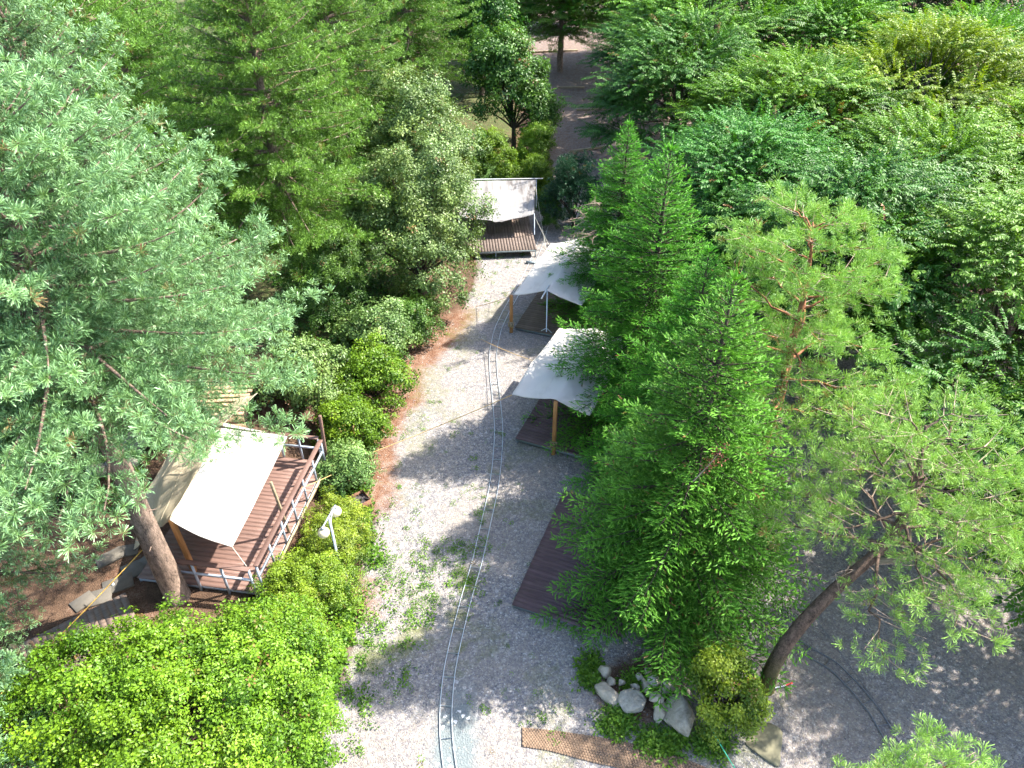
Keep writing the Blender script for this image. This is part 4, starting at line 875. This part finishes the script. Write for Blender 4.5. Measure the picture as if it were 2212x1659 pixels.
fA = make_fir(21, 9.7, 3.9, .5, .39, 10, 4); fB = make_fir(22, 9.8, 4.2, .25, .44, 10, 4); TRI['fir'] = (fA[2], fB[2])
tree_object('fir_tree', 'large bright green fir in front with its skirt over the rock pile', 'fir tree', fA[0], fA[1], 'bark_d', 'fir', G(4.35, 12.6), 0.3, 1.03, 'firs right of the path')
tree_object('fir_tree', 'dark green fir in the middle of the row over the deck numbered 12', 'fir tree', fB[0], fB[1], 'bark_d', 'fir', G(4.45, 20.3), 1.3, 1.0, 'firs right of the path')
tree_object('fir_tree', 'smallest slender fir at the back of the row beside tarp 13', 'fir tree', fB[0], fB[1], 'bark_d', 'fir', G(4.3, 27.2), 3.6, .84, 'firs right of the path')
def dead_spray(parent, c, d, n, L, seed, mat='twig'):
    rng = np.random.default_rng(seed); mb = MB(); c = np.array(c, float); d = unit(np.array(d, float))
    for k in range(n):
        e = c + (d + rng.normal(size=3) * .45) * L * rng.uniform(.5, 1.1); cv = curve3(c + rng.normal(size=3) * .05, (c + e) / 2 + rng.normal(size=3) * .08, e, 5); mb.tube(cv, np.linspace(.014, .005, 5), 4)
        for m in range(4): mb.tube([cv[1 + m], cv[1 + m] + rng.normal(size=3) * .2 * L], [.007, .004], 4)
    tag(mb.build('dead_twigs', M[mat], parent), kind='stuff')
firs = [o for o in bpy.data.objects if o.name.startswith('fir_tree')]
for f_ in firs:
    inv = Matrix.LocRotScale(f_.location, f_.rotation_euler, f_.scale).inverted()
    if abs(f_.location.y - 27.2) < .1:
        for px_ in ((1262, 470), (1282, 505), (1296, 440)): w = Vector(py(*px_, 25.3)); dead_spray(f_, inv @ w, (inv.to_3x3() @ Vector((-.9, -.4, .1))), 6, .8, px_[0])
    if abs(f_.location.y - 12.6) < .1:
        a_, b_ = Vector(py(1497, 1040, 11.0)), Vector(py(1568, 962, 11.2)); a_, b_ = inv @ a_, inv @ b_; mb = MB(); mb.tube(curve3(a_, (a_ + b_) / 2 + Vector((0, 0, -.06)), b_, 6), np.linspace(.016, .006, 6), 5); tag(mb.build('dead_branch', M['twig'], f_), kind='stuff')
        rng = np.random.default_rng(3); P = np.array(a_)[None] + (np.array(b_) - np.array(a_))[None] * rng.uniform(.35, 1.05, (26, 1)) + rng.normal(size=(26, 3)) * .07; V, F, A = scatter([tpl_rosette(rng, 5, .06, .03)], P, frames(rng.normal(size=(26, 3)), rng), np.ones(26), rng.random(26), rng)
        m_, nt_, p_, o_ = newmat('dry_red_leaf'); p_.inputs['Base Color'].default_value = (.26, .075, .045, 1); p_.inputs['Roughness'].default_value = .7; tag(link('dry_leaves', npmesh('dry_leaves', V, F, A), m_, f_), kind='stuff')
tree_object('fir_tree', 'dark fir squeezed between the front fir and the middle fir', 'fir tree', fB[0], fB[1], 'bark_d', 'fir', G(4.95, 16.6), 5.2, .87, 'firs right of the path')
yw = make_blob(31, [(0, 0, 1.5, 1.7, 1.5, 1.7), (.5, .5, 2.6, 1.0, 1.0, 1.5), (-.6, .2, 2.5, .7, .7, 1.6)], 150, .42, 26, .13, .022, 14, True, .1, .7, .5, True); TRI['yew'] = yw[2]
tree_object('yew_tree', 'dark blue green yew behind the tarp numbered 13', 'yew tree', yw[0], yw[1], 'bark_d', 'yew', G(3.2, 35.6), .4, .88)

# red pines on the right
def rel(pts): return np.array(pts) - np.array([pts[0][0], pts[0][1], 0])
t1 = [py(1650, 1205, 14.1), py(1650, 1180, 14.3), py(1634, 1000, 14.8), py(1660, 930, 15.1), py(1690, 850, 15.4), py(1712, 740, 15.8), py(1735, 650, 16.1), py(1752, 560, 16.4), py(1756, 480, 16.6)]
b1 = t1[0].copy(); r1 = make_redpine(51, np.array(t1) - [b1[0], b1[1], 0], [.16, .15, .14, .13, .11, .09, .07, .045, .02], .44, 2.9, 32, 10, .18, 30, 1.15, .08, .92)
tree_object('red_pine', 'yellow green red pine with straight orange trunk behind the big fir', 'pine tree', r1[0], r1[1], 'bark_r', 'rpine', (b1[0], b1[1], 0), 0, 1, None, [('twigs', r1[2], 'twig')])
t2 = [py(1655, 1492, 9.8), py(1662, 1450, 9.85), py(1700, 1385, 10.0), py(1760, 1315, 10.2), py(1830, 1248, 10.4), py(1900, 1192, 10.7), py(1955, 1120, 11.0), py(1985, 1020, 11.3), py(2000, 920, 11.5)]
b2 = t2[0].copy(); r2 = make_redpine(57, np.array(t2) - [b2[0], b2[1], 0], [.20, .18, .165, .15, .135, .12, .09, .06, .03], .60, 3.2, 30, 8, .18, 28, 1.25, .0, .85)
tree_object('red_pine', 'pine with bowed mossy trunk leaning over the shaded gravel yard', 'pine tree', r2[0], r2[1], 'bark_c', 'rpine', (b2[0], b2[1], 0), 0, 1, None, [('twigs', r2[2], 'twig')])
r3 = make_redpine(59, [(0, 0, 0), (.05, 0, 3), (.0, .05, 6.9)], [.12, .09, .02], .45, 1.5, 14, 7, .16, 32, .8, .3)
tree_object('red_pine', 'young pine tip poking in at the bottom right corner', 'pine tree', r3[0], r3[1], 'bark_r', 'rpine', (6.15, 4.75, 0), 0.9, .90, None, [('twigs', r3[2], 'twig')])

zs = [make_zelkova(61), make_zelkova(62, 7.6, 3.7), make_zelkova(63, 8.4, 4.1), make_zelkova(64, 8.0, 3.9, 44, 36)]; TRI['zelk'] = tuple(z[2] for z in zs)
for i, (x, y, rz, s, k, lf, lab) in enumerate([
    (9.5, 41.0, .3, 1.0, 0, 'zelk_d', 'dark green zelkova whose left side overhangs the stepped path'),
    (11.8, 46.5, 1.3, 1.15, 2, 'zelk', 'zelkova at the top centre right of the stepped path'),
    (13.2, 35.0, 2.3, 1.05, 1, 'zelk', 'sunlit zelkova in the middle of the grove on the right'),
    (9.2, 27.8, 3.3, .92, 0, 'zelk_d', 'shaded zelkova directly behind the middle fir'),
    (11.6, 23.6, 4.3, .92, 2, 'zelk_d', 'dark zelkova behind the straight red pine'),
    (16.2, 27.0, 5.3, 1.0, 1, 'zelk', 'mid green zelkova right of the straight red pine'),
    (19.5, 36.0, .8, 1.05, 2, 'zelk_y', 'yellow green zelkova near the upper right edge'),
    (15.6, 19.6, 1.8, .95, 0, 'zelk', 'zelkova at the right edge behind the bowed pine'),
    (22.5, 29.0, 2.8, 1.05, 1, 'zelk_y', 'yellow green zelkova cut by the right edge'),
    (18.0, 46.0, 3.8, 1.1, 0, 'zelk', 'zelkova high on the slope at the top of the grove'),
    (26.0, 52.0, 4.8, 1.25, 2, 'zelk_d', 'dark far zelkova at the top right corner'),
    (34.0, 55.0, 5.8, 1.3, 1, 'zelk_d', 'dark far zelkova cut by the top right corner'),
    (18.5, 60.0, .1, 1.2, 0, 'zelk_d', 'dark far zelkova behind the grove at the top edge'),
    (25.0, 42.5, 1.1, 1.1, 1, 'zelk', 'zelkova between the yellow green ones and the dark corner trees'),
    (29.5, 37.0, 2.1, 1.1, 0, 'zelk_y', 'yellow green zelkova highest on the right edge'),
    (24.5, 23.5, 3.1, 1.0, 2, 'zelk', 'zelkova cut by the middle of the right edge'),
    (13.2, 15.6, 2.4, .8, 3, 'zelk_d', 'low dark zelkova under the right edge, behind the bowed pine crown'),
    (15.9, 11.6, 3.1, .92, 1, 'zelk', 'zelkova leaning in from the right edge and shading the gravel yard'),
    (10.2, 55.0, 5.1, 1.05, 1, 'zelk_d', 'zelkova on the right of the upper timber steps'),
    (8.6, 64.0, 0.6, 1.2, 2, 'zelk', 'far zelkova right of the topmost timber step')]):
    tree_object('zelkova_tree', lab, 'zelkova tree', zs[k][0], zs[k][1], 'bark_d', lf, G(x, y), rz, s * 1.1, 'zelkova grove on the right')

# broadleaves left of the path
bA = make_blob(71, [(0, 0, 2.2, 2.2, 2.2, 2.2), (.6, -.3, 1.3, 2.0, 2.0, 1.4), (1.0, .3, 3.0, 1.7, 1.7, 1.8), (.3, .5, 4.4, 1.7, 1.7, 1.9), (-1.0, .2, 3.4, 1.7, 1.7, 1.8)], 250, .46, 34, .09, .052, 7, True, .14, .5, 1.0); TRI['pale'] = bA[2]
tree_object('broadleaf_tree', 'pale round leafy tree touching the left margin of the path', 'tree', bA[0], bA[1], 'bark_d', 'pale', G(-4.0, 28.2), .2, 1.15)
tree_object('broadleaf_tree', 'pale leafy tree behind and above the round one', 'tree', bA[0], bA[1], 'bark_d', 'pale', G(-4.3, 35.8), 2.2, 1.25)
tree_object('broadleaf_tree', 'pale leafy tree wedged between the pines and the round tree', 'tree', bA[0], bA[1], 'bark_d', 'mid', G(-7.4, 25.4), 4.2, .72)
bB = make_blob(72, [(0, 0, 3.2, 2.3, 2.2, 2.4), (1.2, -.6, 2.2, 1.5, 1.4, 1.6), (-.8, .4, 5.0, 1.7, 1.6, 1.6)], 190, .55, 24, .15, .085, 7, True, .14, .35, 1.3); TRI['bright'] = bB[2]
tree_object('broadleaf_tree', 'bright green vine hung tree beside the stepped path', 'tree', bB[0], bB[1], 'bark_d', 'mid', G(.1, 46.5), .3, 1.05)
tree_object('broadleaf_tree', 'green leafy tree at the top edge left of the stepped path', 'tree', bB[0], bB[1], 'bark_d', 'mid', G(-2.2, 56.0), 2.0, 1.3)
tree_object('broadleaf_tree', 'dark leafy tree at the top of the path by the dark trunk', 'tree', bB[0], bB[1], 'bark_d', 'zelk_d', G(.2, 66.0), 4.0, 1.25)
tree_object('broadleaf_tree', 'leafy tree at the top edge right above the path', 'tree', bB[0], bB[1], 'bark_d', 'ypine', G(6.5, 78.0), 5.0, 1.3)
tree_object('broadleaf_tree', 'far leafy tree closing the top of the path', 'tree', bB[0], bB[1], 'bark_d', 'mid', G(1.0, 90.0), 1.0, 1.6)
tree_object('broadleaf_tree', 'far leafy tree at the top edge left of the path, behind the others', 'tree', bB[0], bB[1], 'bark_d', 'mid', G(-7.5, 64.0), 3.0, 1.6)
tree_object('broadleaf_tree', 'far leafy tree at the top edge behind the yellow green pines', 'tree', bB[0], bB[1], 'bark_d', 'pale', G(-15.0, 62.0), 4.4, 1.7)
tree_object('broadleaf_tree', 'far leafy tree at the top left behind the pines', 'tree', bB[0], bB[1], 'bark_d', 'mid', G(-26.0, 52.0), 5.4, 1.7)
tree_object('broadleaf_tree', 'bushy tree at the top left edge beneath the pines', 'tree', bA[0], bA[1], 'bark_d', 'mid', G(-20.5, 43.0), 1.4, 1.3)
tree_object('broadleaf_tree', 'bushy tree beyond the far yellow green pine', 'tree', bA[0], bA[1], 'bark_d', 'mid', G(-12.5, 43.0), 3.4, 1.3)
tree_object('broadleaf_tree', 'leafy tree glimpsed between the two left pines', 'tree', bA[0], bA[1], 'bark_d', 'mid', G(-13.5, 33.0), 5.4, 1.1)
tree_object('broadleaf_tree', 'far leafy tree at the top edge above the zelkovas', 'tree', bB[0], bB[1], 'bark_d', 'mid', G(10.5, 66.0), 2.6, 1.5)
for i, (x, y, s, lf, lab) in enumerate([(-.9, 40.0, .55, 'bright', 'bright bush right behind the far stained tarp'), (1.5, 39.2, .42, 'bright', 'small bright bush by the pole of the stained tarp'), (-3.0, 39.5, .6, 'mid', 'green bush left behind the stained tarp'), (1.2, 42.6, .5, 'bright', 'yellow green bush at the foot of the vine hung tree'), (2.0, 35.9, .3, 'mid', 'low green bush between stained tarp and yew')]):
    tree_object('bush', lab, 'bush', None, bB[1], 'bark_d', lf, (x, y, float(terrain(x, y)) - .5 * s), i * 1.3, s)

# shrubs along the left margin
sA = make_blob(81, [(0, 0, .75, 1.15, 1.1, .85), (.3, .2, 1.2, .7, .7, .6)], 110, .30, 24, .075, .045, 7, True, .05, .5, .3); TRI['shrub'] = sA[2]
for i, (x, y, s, lf, lab) in enumerate([
    (-5.3, 23.4, 1.3, 'pale', 'pale shrub below the big pine boughs at the path margin'),
    (-5.0, 21.0, 1.2, 'bright', 'light green shrub halfway along the left path margin'),
    (-6.9, 20.3, 1.3, 'pale', 'pale shrub behind the light green margin shrub'),
    (-5.3, 18.7, 1.05, 'bright', 'light green shrub just beyond the raised deck'),
    (-4.1, 25.3, 1.05, 'mid', 'dark leafy shrub at the foot of the pale round tree'),
    (-5.4, 16.9, .85, 'pale', 'small shrub touching the far corner of the railing')]):
    tree_object('shrub', lab, 'shrub', sA[0], sA[1], 'bark_d', lf, G(x, y), i * 1.1, s, 'shrubs along the left path margin')
hg = make_blob(83, [(0, 0, .7, 1.0, 1.05, .75), (.0, .5, .8, .85, .8, .7), (0, -.5, .8, .85, .8, .7)], 150, .24, 30, .055, .026, 9, True, .05, .7, .3, flat=1.0); TRI['hedge'] = hg[2]
for i, (x, y, s, lf, lab) in enumerate([(-5.1, 14.0, 1.0, 'gold', 'clipped yellow green hedge bush under the globe lamp'), (-5.35, 12.3, 1.0, 'gold', 'golden hedge bush at the near corner of the railed deck'), (-5.55, 10.7, .95, 'gold', 'golden hedge bush merging with the big leafy tree at bottom left')]):
    tree_object('hedge_bush', lab, 'hedge', hg[0], hg[1], 'bark_d', lf, (x, y, float(terrain(x, y)) - .05), i * 1.57 + .1, s, 'golden hedge beside the railed deck')
bl = make_blob(85, [(0, -.2, 2.5, 2.4, 1.8, 1.3), (-1.7, -.5, 2.6, 1.7, 1.5, 1.1), (1.6, .2, 2.3, 1.7, 1.7, 1.4), (.4, -1.4, 2.6, 2.2, 1.4, 1.3), (2.2, -.6, 1.6, 1.2, 1.3, 1.2)], 300, .42, 50, .072, .044, 7, True, .13, .75, 1.2, low=-.3); TRI['bl'] = bl[2]
tree_object('broadleaf_tree', 'big bright green leafy tree filling the bottom left', 'tree', bl[0], bl[1], 'bark_d', 'bright', G(-6.9, 8.4), 0, 1.0)
tree_object('broadleaf_tree', 'pale feathery tree in the bottom left corner', 'tree', yw[0], yw[1], 'bark_d', 'kpine', G(-10.3, 6.6), .4, .95)
gs = make_blob(87, [(0, 0, .7, .55, .6, .7), (.35, -.25, .45, .42, .42, .42), (-.25, .3, 1.3, .36, .36, .6), (.1, .5, 1.0, .5, .4, .6), (-.35, -.2, .5, .35, .35, .5)], 84, .22, 26, .06, .036, 7, True, .04, .6, .3); TRI['gold'] = gs[2]
tree_object('shrub', 'golden green shrub between the rock pile and the curved pine', 'shrub', gs[0], gs[1], 'bark_d', 'gold', (5.0, 9.0, 0), .4, 1.2)

# ------------------------------------------------------------------ weeds and ground plants
def weeds():
    rng = np.random.default_rng(99); P, T, S = [], [], []
    def patch(u, v, ru, rv, n, s0, s1, cl=4, z=None):
        for _ in range(n):
            a = rng.random() * 6.28; r = math.sqrt(rng.random()); q = gt(u + ru * r * math.cos(a), v + rv * r * math.sin(a)); sz = rng.uniform(s0, s1) * 1.25
            for k in range(rng.integers(1, cl + 1)): P.append([q[0] + rng.normal() * .06 * cl / 3, q[1] + rng.normal() * .06 * cl / 3, q[2] + .01 + rng.random() * .05 * sz]); T.append(.45 + rng.normal() * .2); S.append(sz)
    for a in [(850, 1310, 110, 110, 90, .5, 1.1), (930, 1230, 110, 80, 50, .4, .9), (800, 1440, 110, 90, 45, .5, 1.0), (720, 1560, 80, 90, 40, .5, 1.1), (1010, 1250, 30, 80, 26, .4, .9), (1030, 1130, 40, 90, 25, .4, .8),
              (870, 1180, 120, 90, 40, .4, .8), (950, 1020, 180, 120, 28, .35, .75), (860, 900, 60, 60, 20, .4, .8), (950, 800, 90, 90, 14, .35, .7), (1060, 600, 60, 60, 30, .4, .8), (1080, 560, 70, 14, 16, .6, 1.2), (1190, 1300, 260, 260, 30, .3, .6), (1000, 1560, 260, 110, 16, .3, .7)]: patch(*a)
    for a in [(775, 1130, 30, 60, 60, 1.0, 2.0), (770, 1060, 25, 25, 24, 1.2, 2.4), (745, 1330, 18, 60, 40, 1.0, 1.8), (715, 1420, 24, 60, 46, 1.0, 1.8), (690, 1500, 30, 60, 40, .9, 1.6), (800, 1190, 40, 40, 34, .8, 1.5), (835, 830, 24, 40, 30, .9, 1.8), (800, 930, 22, 40, 24, .8, 1.6),
              (1275, 1450, 18, 34, 40, .8, 1.5, 5), (1330, 1560, 34, 30, 46, .7, 1.4, 5), (1430, 1605, 50, 30, 60, .8, 1.5, 5), (1365, 1480, 30, 26, 24, .7, 1.3), (1420, 1480, 40, 20, 16, .7, 1.2), (1540, 1610, 40, 34, 40, .7, 1.3), (1225, 1200, 6, 60, 14, .6, 1.1), (1140, 1290, 8, 30, 8, .5, .9)]: patch(*a)
    P, T, S = np.array(P), np.array(T), np.array(S); tp = [tpl_rosette(rng, 8, .075, .036, 1.0, .1) for _ in range(6)]
    D = np.array([[0, 0, 1.0]]) + rng.normal(size=(len(P), 3)) * .25; V, F, A = scatter(tp, P, frames(D, rng), S, T, rng)
    tag(link('weeds', npmesh('weeds', V, F, A), M['weed']), 'low green weeds growing through the gravel and along its edges', 'weeds', kind='stuff')
    # leafy understorey beneath the trees on both sides
    n = 9000; x = np.concatenate([rng.uniform(-24, -3, n), rng.uniform(-24, 0, n // 3)]); y = np.concatenate([rng.uniform(15, 45, n), rng.uniform(40, 85, n // 3)]); ok = (xleft(y) - x > 1.2) & ~((x > -11.5) & (x < -5.4) & (y > 11.5) & (y < 19)) & ~((x > -3.2) & (x < 2) & (y > 31) & (y < 38)); x, y = x[ok], y[ok]
    ok = VN.fbm(x, y, .4, 3) > .46; x, y = x[ok], y[ok]
    P = np.stack([x, y, terrain(x, y) + rng.random(len(x)) * .25], 1); D = np.array([[0, 0, 1.0]]) + rng.normal(size=(len(P), 3)) * .3; V, F, A = scatter(tp, P, frames(D, rng), rng.uniform(1.5, 3.4, len(P)), .4 + rng.normal(size=len(P)) * .2, rng)
    tag(link('ground_cover', npmesh('ground_cover', V, F, A), M['mid']), 'leafy ground cover beneath the trees left of the path', 'ground cover', kind='stuff')
def stones():
    rng = np.random.default_rng(5); n = 9000; v = rng.uniform(0, 1, n) ** .8; y = 5 + 26 * v ** 1.5; x = np.concatenate([rng.uniform(-5.5, 4, n * 2 // 3), rng.uniform(4, 13, n - n * 2 // 3)]); ok = (x > xleft(y) - .2); x, y = x[ok], y[ok]; n = len(x)
    o = np.array([[1, 0, 0], [-1, 0, 0], [0, 1, 0], [0, -1, 0], [0, 0, 1.0], [0, 0, -.6]]); f = np.array([[0, 2, 4], [2, 1, 4], [1, 3, 4], [3, 0, 4]])
    tp = [(o * rng.uniform(.6, 1.25, (6, 1)) * [1, .75, .6], f, np.zeros(6), np.zeros(6)) for _ in range(8)]
    P = np.stack([x, y, terrain(x, y) + .004], 1); V, F, A = scatter(tp, P, frames(np.array([[0, 0, 1.0]]) + rng.normal(size=(n, 3)) * .2, rng), rng.uniform(.012, .034, n) * rng.uniform(.7, 1.3, n), rng.random(n), rng)
    m, nt, p, out = newmat('loose_stone'); c = ramp(nt, attr(nt, 'tint'), [(0, (.09, .09, .10)), (.45, (.22, .21, .21)), (.8, (.28, .24, .19)), (1, (.45, .44, .43))]); nt.links.new(c, p.inputs['Base Color']); p.inputs['Roughness'].default_value = .85
    tag(link('loose_gravel', npmesh('loose_gravel', V, F, A), m), 'loose stones strewn over the gravel path and yard', 'gravel', kind='stuff')
stones()
weeds()
print('TRIS', TRI)
